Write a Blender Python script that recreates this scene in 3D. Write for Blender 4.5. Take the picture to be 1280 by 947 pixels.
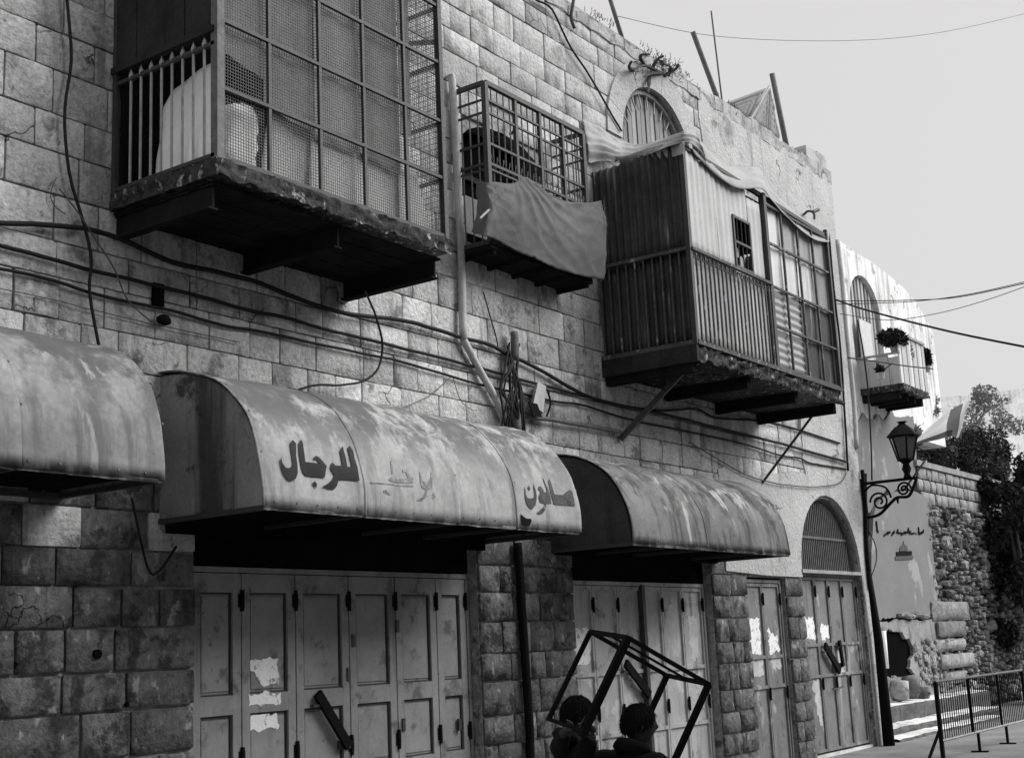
import bpy, bmesh, math, random
import numpy as np
from mathutils import Vector, Matrix, noise
from mathutils.geometry import tessellate_polygon
for o in list(bpy.data.objects): bpy.data.objects.remove(o)
SC = bpy.context.scene
COL = SC.collection
R = math.radians

# ---------------------------------------------------------------- camera
CAM = np.array([0.0, -8.0, 1.6]); YAW, PIT, ROL, FPX = R(54.8), R(11.5), R(-2.63), 1666.0
_f = np.array([math.sin(YAW)*math.cos(PIT), math.cos(YAW)*math.cos(PIT), math.sin(PIT)])
_r0 = np.array([math.cos(YAW), -math.sin(YAW), 0.0]); _u0 = np.cross(_r0, _f)
_r = math.cos(ROL)*_r0 + math.sin(ROL)*_u0; _u = -math.sin(ROL)*_r0 + math.cos(ROL)*_u0
cd = bpy.data.cameras.new('camera'); cam = bpy.data.objects.new('camera', cd); COL.objects.link(cam)
cam.matrix_world = Matrix(((_r[0], _u[0], -_f[0], CAM[0]), (_r[1], _u[1], -_f[1], CAM[1]), (_r[2], _u[2], -_f[2], CAM[2]), (0, 0, 0, 1)))
cd.sensor_width = 36.0; cd.lens = 36.0*FPX/1280.0; cd.clip_start = 0.05; cd.clip_end = 2000
SC.camera = cam

# ---------------------------------------------------------------- sky, sun, exposure (hazy white sky, soft light from the open right end of the street)
SUN = Vector((0.50, -0.62, 0.60)).normalized()
w = bpy.data.worlds.new('World'); SC.world = w; w.use_nodes = True
nt = w.node_tree; bg = nt.nodes['Background']
sky = nt.nodes.new('ShaderNodeTexSky'); sky.sky_type = 'NISHITA'; sky.sun_disc = False
sky.sun_elevation = math.asin(SUN.z); sky.sun_rotation = math.atan2(SUN.x, SUN.y)
sky.air_density = 1.5; sky.dust_density = 6.0; sky.ozone_density = 1.0
bw = nt.nodes.new('ShaderNodeRGBToBW'); nt.links.new(sky.outputs[0], bw.inputs[0])
mx = nt.nodes.new('ShaderNodeMix'); mx.data_type = 'RGBA'; mx.inputs[0].default_value = 0.93   # thick even haze
mx.inputs[7].default_value = (2.53, 2.49, 2.51, 1)
nt.links.new(bw.outputs[0], mx.inputs[6]); nt.links.new(mx.outputs[2], bg.inputs[0]); bg.inputs[1].default_value = 0.10
sd = bpy.data.lights.new('sun', 'SUN'); sd.energy = 1.5; sd.angle = R(45); sd.color = (1, .995, .99)
so = bpy.data.objects.new('sun', sd); COL.objects.link(so)
so.rotation_euler = SUN.to_track_quat('Z', 'Y').to_euler()
SC.view_settings.view_transform = 'Standard'; SC.view_settings.look = 'None'; SC.view_settings.gamma = 1.0
SC.view_settings.exposure = 1.5
SC.view_settings.use_curve_mapping = False
SC.render.engine = 'CYCLES'
SC.cycles.use_denoising = True
SC.cycles.max_bounces = 6; SC.cycles.diffuse_bounces = 4; SC.cycles.transparent_max_bounces = 8

# ---------------------------------------------------------------- helpers
rnd = random.Random(7)
GZ = -0.12                                             # street level
def ray(px, py):
    return _r*(px-640) + _u*(473.5-py) + _f*FPX
def P(px, py, Y=0.0):                                  # point of the plane y = Y seen at a photo pixel
    d = ray(px, py); t = (Y-CAM[1])/d[1]; return Vector(CAM + t*d)
def PX(px, py, X):
    d = ray(px, py); t = (X-CAM[0])/d[0]; return Vector(CAM + t*d)
def PD(px, py, dist):
    d = ray(px, py); return Vector(CAM + d/np.linalg.norm(d)*dist)
def nz(x, y=0, z=0): return noise.noise(Vector((x, y, z)))

class MB:
    def __init__(s): s.v = []; s.f = []; s.t = []
    def add(s, vs, fs, tone=0.0):
        b = len(s.v); s.v += [tuple(p) for p in vs]; s.f += [tuple(i+b for i in f) for f in fs]; s.t += [tone]*len(vs); return s
    def box(s, x0, x1, y0, y1, z0, z1, tone=0.0):
        return s.add([(x0,y0,z0),(x1,y0,z0),(x1,y1,z0),(x0,y1,z0),(x0,y0,z1),(x1,y0,z1),(x1,y1,z1),(x0,y1,z1)],
              [(0,3,2,1),(4,5,6,7),(0,1,5,4),(1,2,6,5),(2,3,7,6),(3,0,4,7)], tone)
    def bar(s, p, q, a, b=None, up=(0,0,1)):
        p = Vector(p); q = Vector(q); b = b or a; d = (q-p).normalized(); up = Vector(up)
        if abs(d.dot(up)) > .98: up = Vector((0,1,0)) if abs(d.y) < .9 else Vector((1,0,0))
        sx = d.cross(up).normalized(); sz = sx.cross(d)
        vs = [c + sx*(i*a/2) + sz*(j*b/2) for c in (p, q) for i, j in ((-1,-1),(1,-1),(1,1),(-1,1))]
        return s.add(vs, [(0,1,2,3),(7,6,5,4),(0,4,5,1),(1,5,6,2),(2,6,7,3),(3,7,4,0)])
    def tube(s, pts, r, n=6, cap=True):
        pts = [Vector(p) for p in pts]; rr = r if isinstance(r, (list, tuple)) else [r]*len(pts)
        vs = []; fs = []
        prev = None
        for i, p in enumerate(pts):
            d = (pts[min(i+1, len(pts)-1)] - pts[max(i-1, 0)]).normalized()
            if prev is None:
                up = Vector((0,0,1)) if abs(d.z) < .9 else Vector((0,1,0)); a = d.cross(up).normalized()
            else: a = (prev - d*prev.dot(d)).normalized()
            prev = a; b = d.cross(a)
            for k in range(n):
                t = 2*math.pi*k/n; vs.append(p + (a*math.cos(t) + b*math.sin(t))*rr[i])
        for i in range(len(pts)-1):
            for k in range(n): fs.append((i*n+k, i*n+(k+1)%n, (i+1)*n+(k+1)%n, (i+1)*n+k))
        if cap: fs += [tuple(range(n))[::-1], tuple((len(pts)-1)*n+k for k in range(n))]
        return s.add(vs, fs)
    def prism(s, poly, off):                             # poly: 3D points in order; off: extrusion vector
        poly = [Vector(p) for p in poly]; off = Vector(off); n = len(poly)
        tri = tessellate_polygon([poly])
        vs = poly + [p+off for p in poly]
        fs = [tuple(t) for t in tri] + [tuple(i+n for i in reversed(t)) for t in tri] + [(i, (i+1)%n, n+(i+1)%n, n+i) for i in range(n)]
        return s.add(vs, fs)
    def grid(s, fn, nu, nv, closed_u=False):
        vs = [fn(i/nu, j/nv) for j in range(nv+1) for i in range(nu+1)]
        fs = [(j*(nu+1)+i, j*(nu+1)+i+1, (j+1)*(nu+1)+i+1, (j+1)*(nu+1)+i) for j in range(nv) for i in range(nu)]
        return s.add(vs, fs)
    def build(s, name, mat, parent=None, smooth=False, solid=0.0):
        m = bpy.data.meshes.new(name); m.from_pydata(s.v, [], s.f); m.validate()
        if any(s.t) and len(m.vertices) == len(s.t):
            a = m.attributes.new('tone', 'FLOAT', 'POINT'); a.data.foreach_set('value', s.t)
        bm = bmesh.new(); bm.from_mesh(m); bmesh.ops.recalc_face_normals(bm, faces=bm.faces)
        if solid: bmesh.ops.solidify(bm, geom=bm.faces[:], thickness=solid)
        bm.to_mesh(m); bm.free()
        if smooth:
            m.polygons.foreach_set('use_smooth', [True]*len(m.polygons))
        m.materials.append(M[mat])
        return link(name, m, parent)
def link(name, data, parent=None):
    o = bpy.data.objects.new(name, data); COL.objects.link(o)
    if parent:
        o.parent = parent
        o.matrix_parent_inverse = Matrix.Translation(-LOC.get(parent.name, Vector((0, 0, 0))))
    return o
LOC = {}
def tag(o, label=None, cat=None, group=None, kind=None):
    if label: o['label'] = label
    if cat: o['category'] = cat
    if group: o['group'] = group
    if kind: o['kind'] = kind
    return o
def thing(name, label, cat, loc=(0,0,0), group=None):
    o = bpy.data.objects.new(name, None); COL.objects.link(o); o.location = loc; LOC[o.name] = Vector(loc)
    o.empty_display_size = .2
    return tag(o, label, cat, group)
def part(name, mb, mat, parent, smooth=False, solid=0.0):
    return mb.build(name, mat, parent, smooth, solid)
def smoothpts(pts, k=4):                                 # Catmull-Rom
    pts = [Vector(p) for p in pts]; out = []
    for i in range(len(pts)-1):
        a, b, c, d = pts[max(i-1,0)], pts[i], pts[i+1], pts[min(i+2, len(pts)-1)]
        for j in range(k):
            t = j/k; out.append(0.5*((2*b) + (c-a)*t + (2*a-5*b+4*c-d)*t*t + (3*b-a-3*c+d)*t**3))
    out.append(pts[-1]); return out

# ---------------------------------------------------------------- materials (all neutral: the photograph is black and white)
M = {}
def surf(name, c, var=.18, scale=2.0, fine=.12, fscale=28, stain=0, stain_c=.05, sscale=1.6, ssoft=.16, zmask=None, sstretch=None, pit=0, pitc=.05, pits=48, crack=0, crackc=.06, pale=0, pale_c=.6, pks=6.0, edge=None, streak=0, streak_c=.06, kscale=5.0, patch=0, patch_c=.6, pscale=3.0, bump=.25, bscale=30, rough=.85, metal=0, piece=0.0, spec=.12, big=0.0):
    m = bpy.data.materials.new(name); m.use_nodes = True; n = m.node_tree.nodes; L = m.node_tree.links.new
    b = n['Principled BSDF']; b.inputs['Roughness'].default_value = rough; b.inputs['Metallic'].default_value = metal
    b.inputs['Specular IOR Level'].default_value = spec
    g = n.new('ShaderNodeNewGeometry'); oi = n.new('ShaderNodeObjectInfo'); at = n.new('ShaderNodeAttribute'); at.attribute_name = 'tone'
    def math_(op, a, bb, clamp=False):
        k = n.new('ShaderNodeMath'); k.operation = op; k.use_clamp = clamp
        for i, x in enumerate((a, bb)):
            if hasattr(x, 'is_linked'): L(x, k.inputs[i])
            else: k.inputs[i].default_value = x
        return k.outputs[0]
    def nzn(sc, det=5, stretch=None, off=None, rough_=.6):
        v = g.outputs['Position']
        if piece:
            cmb = n.new('ShaderNodeVectorMath'); cmb.operation = 'MULTIPLY_ADD'
            cb = n.new('ShaderNodeCombineXYZ'); L(rv, cb.inputs[0]); L(rv, cb.inputs[2])
            L(cb.outputs[0], cmb.inputs[0]); cmb.inputs[1].default_value = (13, 0, 7); L(v, cmb.inputs[2]); v = cmb.outputs[0]
        mp = n.new('ShaderNodeMapping'); L(v, mp.inputs[0])
        if stretch: mp.inputs['Scale'].default_value = stretch
        if off: mp.inputs['Location'].default_value = off
        t = n.new('ShaderNodeTexNoise'); L(mp.outputs[0], t.inputs['Vector']); t.inputs['Scale'].default_value = sc; t.inputs['Detail'].default_value = det; t.inputs['Roughness'].default_value = rough_
        return t.outputs['Fac']
    def ramp(x, lo, hi):
        k = n.new('ShaderNodeMapRange'); L(x, k.inputs[0]); k.inputs[1].default_value = lo; k.inputs[2].default_value = hi; k.inputs[3].default_value = 0; k.inputs[4].default_value = 1; k.interpolation_type = 'SMOOTHSTEP'; return k.outputs[0]
    if piece:
        rv = math_('FRACT', math_('ADD', oi.outputs['Random'], at.outputs['Fac']), 0)
    v = math_('MULTIPLY', math_('ADD', math_('MULTIPLY', math_('SUBTRACT', nzn(scale), .5), 4*var), 1.0), c)
    v = math_('MULTIPLY', v, math_('ADD', math_('MULTIPLY', math_('SUBTRACT', nzn(fscale, 4), .5), 4*fine), 1.0))
    if big:
        v = math_('MULTIPLY', v, math_('ADD', math_('MULTIPLY', math_('SUBTRACT', nzn(.45, 3, off=(3,1,8)), .5), 4*big), 1.0))
    if piece:
        v = math_('MULTIPLY', v, math_('ADD', math_('MULTIPLY', math_('SUBTRACT', rv, .5), 2*piece), 1.0))
        v = math_('MULTIPLY', v, math_('SUBTRACT', 1.0, math_('MULTIPLY', ramp(rv, .90, .93), .28)))
    def mixv(a, fac, cc):
        k = n.new('ShaderNodeMix'); k.data_type = 'FLOAT'; L(fac, k.inputs[0]); L(a, k.inputs[2]); k.inputs[3].default_value = cc; return k.outputs[0]
    if patch: v = mixv(v, ramp(nzn(pscale, 6, off=(5,2,9), stretch=(1,1,.7)), .62-.2*patch, .68-.2*patch), patch_c)
    if zmask:                                             # dirt that settles on the upward faces of a sheet
        sp = n.new('ShaderNodeSeparateXYZ'); L(g.outputs['Position'], sp.inputs[0]); zm = math_('ADD', .12, math_('MULTIPLY', ramp(sp.outputs[2], *zmask), .88))
    else: zm = 1.0
    if stain: v = mixv(v, math_('MULTIPLY', zm, math_('MULTIPLY', ramp(nzn(sscale, 9, off=(1,7,3), rough_=.70, stretch=sstretch), .66-.25*stain, .66-.25*stain+ssoft), .85)), stain_c)
    if streak: v = mixv(v, math_('MULTIPLY', ramp(nzn(kscale, 5, stretch=(1,1,.09), off=(2,4,1)), .62-.2*streak, .80-.2*streak), .8), streak_c)
    if pale: v = mixv(v, math_('MULTIPLY', ramp(nzn(pks, 5, stretch=(1,1,.10), off=(9,1,6)), .70-.2*pale, .78-.2*pale), .8), pale_c)
    if pit: v = mixv(v, math_('MULTIPLY', ramp(nzn(pits, 3, off=(4,4,2)), .72-.15*pit, .80-.15*pit), .8), pitc)
    if pit: v = mixv(v, math_('MULTIPLY', ramp(nzn(pits*.22, 8, off=(8,3,5), rough_=.75), .70-.15*pit, .75-.15*pit), .65), pitc)
    if crack:
        vm = n.new('ShaderNodeVectorMath'); vm.operation = 'MULTIPLY_ADD'; tn = n.new('ShaderNodeTexNoise'); tn.inputs['Scale'].default_value = 3.5; tn.inputs['Detail'].default_value = 6
        L(g.outputs['Position'], tn.inputs['Vector']); L(tn.outputs['Color'], vm.inputs[0]); vm.inputs[1].default_value = (.6, .6, .6); L(g.outputs['Position'], vm.inputs[2])
        vo = n.new('ShaderNodeTexVoronoi'); vo.feature = 'DISTANCE_TO_EDGE'; vo.inputs['Scale'].default_value = crack; L(vm.outputs[0], vo.inputs['Vector'])
        inv = math_('SUBTRACT', 1.0, ramp(vo.outputs['Distance'], .004, .016)); v = mixv(v, math_('MULTIPLY', inv, ramp(nzn(1.3, 3, off=(2,9,4)), .54, .68)), crackc)
    if edge:                                              # rust and grime along the lower edge of a sheet
        sp2 = n.new('ShaderNodeSeparateXYZ'); L(g.outputs['Position'], sp2.inputs[0]); e_ = math_('SUBTRACT', 1.0, ramp(sp2.outputs[2], edge[0], edge[1]))
        v = mixv(v, math_('MULTIPLY', e_, ramp(nzn(7, 5, stretch=(1,1,.3)), .38, .58)), edge[2])
    v = math_('MAXIMUM', v, .004)
    L(v, b.inputs['Base Color'])
    if bump:
        bp = n.new('ShaderNodeBump'); bp.inputs['Strength'].default_value = bump; bp.inputs['Distance'].default_value = .02
        L(nzn(bscale, 6), bp.inputs['Height']); L(bp.outputs[0], b.inputs['Normal'])
    M[name] = m; return m
surf('mortar', .30, var=.45, scale=5, fine=.4, stain=.6, stain_c=.04, sscale=6, bump=1, bscale=30)
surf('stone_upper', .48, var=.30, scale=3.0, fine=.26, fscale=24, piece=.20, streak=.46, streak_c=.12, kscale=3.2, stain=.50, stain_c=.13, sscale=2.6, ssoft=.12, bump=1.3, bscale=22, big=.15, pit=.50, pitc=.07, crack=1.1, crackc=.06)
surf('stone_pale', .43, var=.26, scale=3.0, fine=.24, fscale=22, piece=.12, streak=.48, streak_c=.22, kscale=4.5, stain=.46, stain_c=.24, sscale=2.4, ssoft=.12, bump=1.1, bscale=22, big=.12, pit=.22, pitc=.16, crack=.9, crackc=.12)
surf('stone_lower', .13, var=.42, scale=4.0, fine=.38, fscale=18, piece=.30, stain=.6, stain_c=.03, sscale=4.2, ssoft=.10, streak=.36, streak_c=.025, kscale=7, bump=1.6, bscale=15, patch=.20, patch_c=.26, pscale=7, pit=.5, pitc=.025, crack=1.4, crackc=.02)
surf('plaster', .45, var=.16, scale=1.6, fine=.10, streak=.38, streak_c=.22, kscale=4, stain=.45, stain_c=.20, sscale=1.8, ssoft=.12, bump=1.3, bscale=20, big=.15, pit=.38, pitc=.16, crack=.7, crackc=.12)
surf('coping', .36, var=.4, scale=2.2, fine=.25, stain=.55, stain_c=.08, sscale=2.2, streak=.4, streak_c=.1, bump=.9, bscale=16)
surf('concrete_rough', .045, var=.5, scale=8, fine=.4, stain=.7, stain_c=.012, sscale=9, patch=.2, patch_c=.30, pscale=13, bump=1.2, bscale=22)
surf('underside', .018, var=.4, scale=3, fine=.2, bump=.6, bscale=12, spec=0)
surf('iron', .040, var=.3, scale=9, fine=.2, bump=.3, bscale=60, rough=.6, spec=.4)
surf('iron_grey', .13, var=.3, scale=9, fine=.2, stain=.4, stain_c=.05, sscale=9, bump=.3, bscale=60, rough=.6)
surf('iron_pale', .33, var=.25, scale=8, fine=.15, stain=.35, stain_c=.1, sscale=10, bump=.3, bscale=60, rough=.6)
surf('black_metal', .009, var=.3, rough=.7, bump=.15, bscale=50, spec=.04)
surf('wire', .10, var=.2, bump=0, rough=.6)
surf('cable', .018, var=.2, bump=.1, rough=.65)
surf('cable_grey', .10, var=.2, bump=.1, rough=.65)
surf('pipe_pale', .42, var=.2, scale=5, streak=.35, streak_c=.12, kscale=9, bump=.2, rough=.6)
surf('awning_white', .40, var=.2, scale=3.2, fine=.16, fscale=20, stain=.98, stain_c=.085, sscale=2.0, ssoft=.12, sstretch=(1,1,.6), zmask=(2.95, 3.5), streak=.52, streak_c=.20, kscale=6.5, pit=.30, pitc=.14, pits=30, crack=.35, crackc=.12, edge=(2.66, 2.74, .12), bump=.2, bscale=12, rough=.8, spec=.12, big=.10)
surf('awning_grey', .19, var=.3, scale=2, fine=.14, stain=.6, stain_c=.08, sscale=1.8, streak=.75, streak_c=.045, kscale=5.5, pale=.66, pale_c=.46, pks=4.0, pit=.2, pitc=.04, pits=26, edge=(2.62, 2.72, .04), ssoft=.1, bump=.2, bscale=12, rough=.75, spec=.15, big=.2)
surf('awning_mid', .25, var=.22, scale=2.5, fine=.16, fscale=20, stain=.9, stain_c=.08, sscale=1.8, ssoft=.12, sstretch=(1,1,.6), zmask=(3.0, 3.6), streak=.6, streak_c=.12, kscale=6, pale=.45, pale_c=.36, pks=5, pit=.2, pitc=.06, pits=26, edge=(2.80, 2.88, .05), bump=.2, bscale=12, rough=.8, spec=.12, big=.15)
surf('awning_end_dark', .055, var=.3, scale=2.2, fine=.15, stain=.45, stain_c=.02, sscale=3, streak=.62, streak_c=.015, kscale=3.5, bump=.15, bscale=12, rough=.8, spec=.1)
surf('awning_end', .21, var=.3, scale=2.2, fine=.15, stain=.5, stain_c=.03, sscale=2.6, ssoft=.1, pit=.25, pitc=.03, pits=26, streak=.62, streak_c=.02, kscale=3.5, bump=.15, bscale=12, rough=.8, spec=.1)
surf('paint_letter', .02, var=.3, scale=6, fine=.2, patch=.0, bump=.05, rough=.6)
surf('paint_faded', .19, var=.3, scale=12, fine=.3, patch=.5, patch_c=.33, pscale=18, bump=.05, rough=.6)
surf('paint_edge', .07, var=.4, scale=9, fine=.3, patch=.08, patch_c=.2, pscale=16, bump=.05, rough=.6)
surf('door_mid', .42, var=.22, scale=2.2, fine=.1, streak=.42, streak_c=.13, kscale=5, stain=.5, stain_c=.13, sscale=3, ssoft=.12, pale=.55, pale_c=.62, pks=3.4, patch=.14, patch_c=.5, pscale=2.2, bump=.3, bscale=14, rough=.7, spec=.15, pit=.30, pitc=.04, pits=22)
surf('door_grey', .26, var=.22, scale=2.4, fine=.08, streak=.36, streak_c=.11, kscale=5, stain=.52, stain_c=.10, sscale=3.2, ssoft=.12, pale=.5, pale_c=.34, pks=3.0, patch=.14, patch_c=.29, pscale=2.6, bump=.3, bscale=14, rough=.7, spec=.15, pit=.30, pitc=.03, pits=22)
surf('door_light', .20, var=.22, scale=2.2, fine=.1, streak=.42, streak_c=.12, kscale=5, stain=.46, stain_c=.09, sscale=3, ssoft=.12, pale=.5, pale_c=.40, pks=3.4, patch=.14, patch_c=.36, pscale=2.2, bump=.3, bscale=14, rough=.7, spec=.15, pit=.30, pitc=.04, pits=22)
surf('paper', .86, var=.08, scale=8, fine=.05, stain=.42, stain_c=.22, sscale=16, ssoft=.05, bump=.3, bscale=40)
surf('paper_smear', .50, var=.25, scale=5, fine=.1, streak=.4, streak_c=.3, kscale=12, bump=.1, bscale=20)
surf('void', .006, var=.2, bump=0, spec=0)
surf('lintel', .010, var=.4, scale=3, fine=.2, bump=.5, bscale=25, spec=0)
surf('wood_dark', .03, var=.4, scale=3, fine=.2, streak=.4, streak_c=.015, kscale=14, bump=.5, bscale=25)
surf('rail_metal', .08, var=.4, scale=7, fine=.2, patch=.15, patch_c=.25, pscale=9, bump=.4, bscale=50, rough=.6)
surf('corrugated_dark', .05, var=.5, scale=1.8, fine=.3, streak=.40, streak_c=.15, kscale=5, pale=.35, pale_c=.26, pks=7, bump=.2, bscale=25, rough=.6)
surf('sheet_pale', .44, var=.14, scale=1.8, fine=.07, streak=.42, streak_c=.3, kscale=7, bump=.2, bscale=14, rough=.6)
surf('sheet_grey', .26, var=.2, scale=2, fine=.1, streak=.4, streak_c=.15, kscale=6, bump=.3, bscale=18)
surf('sheet_light', .60, var=.12, scale=2, fine=.08, streak=.3, streak_c=.3, kscale=6, bump=.2, bscale=18)
surf('sheet_mid', .34, var=.15, scale=2, fine=.08, streak=.35, streak_c=.2, kscale=6, bump=.2, bscale=18)
surf('board_white', .86, var=.08, scale=3, fine=.05, stain=.3, stain_c=.45, sscale=4, bump=.2, bscale=10)
surf('cloth_grey', .125, var=.15, scale=2.5, fine=.1, stain=.3, stain_c=.13, sscale=3, bump=.25, bscale=90, rough=.95, spec=.1)
surf('cloth_pale', .36, var=.18, scale=2.5, fine=.1, stain=.42, stain_c=.24, sscale=3, bump=.3, bscale=80, rough=.95, spec=.1)
surf('far_wall', .70, var=.2, scale=2.2, fine=.16, streak=.56, streak_c=.24, kscale=3.6, stain=.42, stain_c=.30, sscale=2.2, ssoft=.1, bump=.8, bscale=9, pit=.35, pitc=.14, pits=14, crack=.6, crackc=.12)
surf('far_render', .26, var=.3, scale=2.5, fine=.2, stain=.5, stain_c=.10, sscale=2.2, streak=.4, streak_c=.1, bump=.9, bscale=12)
surf('render_panel', .19, var=.12, scale=1.2, fine=.06, stain=.3, stain_c=.13, sscale=1.2, patch=.12, patch_c=.30, pscale=1.6, bump=.25, bscale=9)
surf('rubble', .22, var=.4, scale=4, fine=.4, fscale=14, piece=.7, stain=.45, stain_c=.03, sscale=3, bump=1, bscale=14)
surf('rubble_bed', .012, var=.4, scale=4, bump=.8, bscale=14)
surf('step_riser_shaded', .10, var=.4, scale=3, fine=.3, stain=.5, stain_c=.03, sscale=4, bump=1, bscale=16)  # dirty stone, with shade on the step fronts put into the colour
surf('step_stone', .68, var=.3, scale=2.5, fine=.2, stain=.5, stain_c=.14, ssoft=.1, pit=.3, pitc=.1, sscale=2.5, bump=.5, bscale=20, piece=.15)  # worn pale stone, with direct sun on the treads put into the colour
surf('street', .22, var=.25, scale=1.2, fine=.2, stain=.45, stain_c=.10, sscale=.9, patch=.15, patch_c=.30, pscale=.8, bump=.6, bscale=12)
surf('earth', .16, var=.35, scale=.6, fine=.2, stain=.4, stain_c=.07, sscale=.5, bump=.6, bscale=6)
surf('leaf_dark', .026, var=.4, scale=2.5, fine=.3, bump=0, rough=.7, spec=.05)
surf('leaf_grey', .055, var=.5, scale=2.5, fine=.4, bump=0, rough=.7, spec=.05)
surf('leaf_mid', .14, var=.45, scale=2.0, fine=.3, bump=0, rough=.7)
surf('leaf_pale', .20, var=.4, scale=2.0, fine=.3, bump=0, rough=.7)
surf('bark', .06, var=.4, scale=6, bump=.8, bscale=20)
surf('flag_white', .78, var=.06, scale=3, fine=.03, bump=.1)
surf('flag_dark', .17, var=.1, scale=3, fine=.05, bump=.1)
surf('skin', .05, var=.1, scale=8, fine=.05, bump=.05, rough=.7, spec=.15)
surf('hair', .005, var=.3, scale=30, fine=.3, bump=.5, bscale=120, rough=.8, spec=.08)
surf('cloth_black', .006, var=.3, scale=6, fine=.2, bump=.4, bscale=60, rough=.95, spec=.1)
surf('cloth_dark', .012, var=.3, scale=6, fine=.2, bump=.4, bscale=60, rough=.95, spec=.1)
surf('lantern_glass', .05, var=.2, scale=3, bump=0, rough=.25, spec=.5)
for nm in ('flag_white', 'flag_dark', 'leaf_pale', 'leaf_mid'):                       # thin cloth and leaves let light through
    n_ = M[nm].node_tree; tr = n_.nodes.new('ShaderNodeBsdfTranslucent'); ms = n_.nodes.new('ShaderNodeMixShader'); pb = n_.nodes['Principled BSDF']
    n_.links.new(pb.inputs['Base Color'].links[0].from_socket, tr.inputs[0]); ms.inputs[0].default_value = .6
    n_.links.new(pb.outputs[0], ms.inputs[1]); n_.links.new(tr.outputs[0], ms.inputs[2]); n_.links.new(ms.outputs[0], n_.nodes['Material Output'].inputs[0])

# ================================================================ ground
g = MB()
def gfun(u, v):
    x = -60 + 260*u; y = -60 + 200*v
    return (x, y, GZ-.004)
g.grid(gfun, 40, 40); tag(part('ground', g, 'earth', None), kind='structure')
g = MB()
def sfun(u, v):
    x = -20 + 80*u; y = -10.5 + 12.0*v
    return (x, y, GZ + .012*nz(x*.7, y*.7))
g.grid(sfun, 160, 24); tag(part('street', g, 'street', None, True), kind='structure')

# ================================================================ the long stone house
BX0, BX1, BZ1 = 1.5, 21.1, 9.42
house = thing('stone_house', 'long stone house front with shuttered shops below and balconies above', 'house', (12, 0, GZ))
def arch(cx, hw, zb, h, n=16, p=2.0):
    return [(cx-hw*math.cos(math.pi*i/n), zb + h*max(0, math.sin(math.pi*i/n))**(2/p)) for i in range(n+1)]
DOOR1 = (7.0, 10.62, GZ, 2.62); DOOR2 = (12.32, 15.62, GZ, 2.62); DOOR3 = (16.62, 17.86, GZ, 2.44)
DAX0, DAX1 = 18.46, 20.74
AC = ((DAX0+DAX1)/2, (DAX1-DAX0)/2)
holes = {
 'door1': [(7.0, GZ), (7.0, 2.62), (10.62, 2.62), (10.62, GZ)],
 'door2': [(12.32, GZ), (12.32, 2.62), (15.62, 2.62), (15.62, GZ)],
 'door3': [(16.62, GZ), (16.62, 2.44), (17.86, 2.44), (17.86, GZ)],
 'doorA': [(DAX0, GZ)] + arch(AC[0], AC[1], 2.55, 1.14, 16, 2.0) + [(DAX1, GZ)],
 'cagewin': [(10.62, 5.8)] + arch(11.40, .78, 6.86, .36, 10) + [(12.18, 5.8)],
 'archwin': [(14.0, 6.6)] + arch(14.95, .95, 7.92, .95, 18) + [(15.9, 6.6)],
 'balwin': [(6.7, 5.15), (6.7, 7.3), (8.2, 7.3), (8.2, 5.15)],
}
def sheet(mb, outline, hl, y0, depth, back=True):
    """flat sheet facing -y with holes; outline and holes are (x, z) lists; reveals run back by depth"""
    polys = [[Vector((x, z, 0)) for x, z in outline]] + [[Vector((x, z, 0)) for x, z in h] for h in hl]
    flat = [p for q in polys for p in q]
    mb.add([(p.x, y0, p.y) for p in flat], [tuple(t) for t in tessellate_polygon(polys)])
    for q in polys:
        n = len(q)
        mb.add([(p.x, y0, p.y) for p in q] + [(p.x, y0+depth, p.y) for p in q], [(i, (i+1) % n, n+(i+1) % n, n+i) for i in range(n)])
core = MB()
gz = GZ - .05
def door_notch(h): return [(x, gz if z == GZ else z) for x, z in h]
outline = [(BX0, gz)]
for k in ('door1', 'door2', 'door3', 'doorA'): outline += door_notch(holes[k])
outline += [(BX1, gz), (BX1, BZ1), (BX0, BZ1)]
sheet(core, outline, [holes['cagewin'], holes['archwin'], holes['balwin']], .03, .45)
part('mortar_core', core, 'mortar', house)
bk = MB(); bk.box(BX0, BX1, .5, 7.5, gz, 9.25); part('house_body', bk, 'plaster', house)

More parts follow.
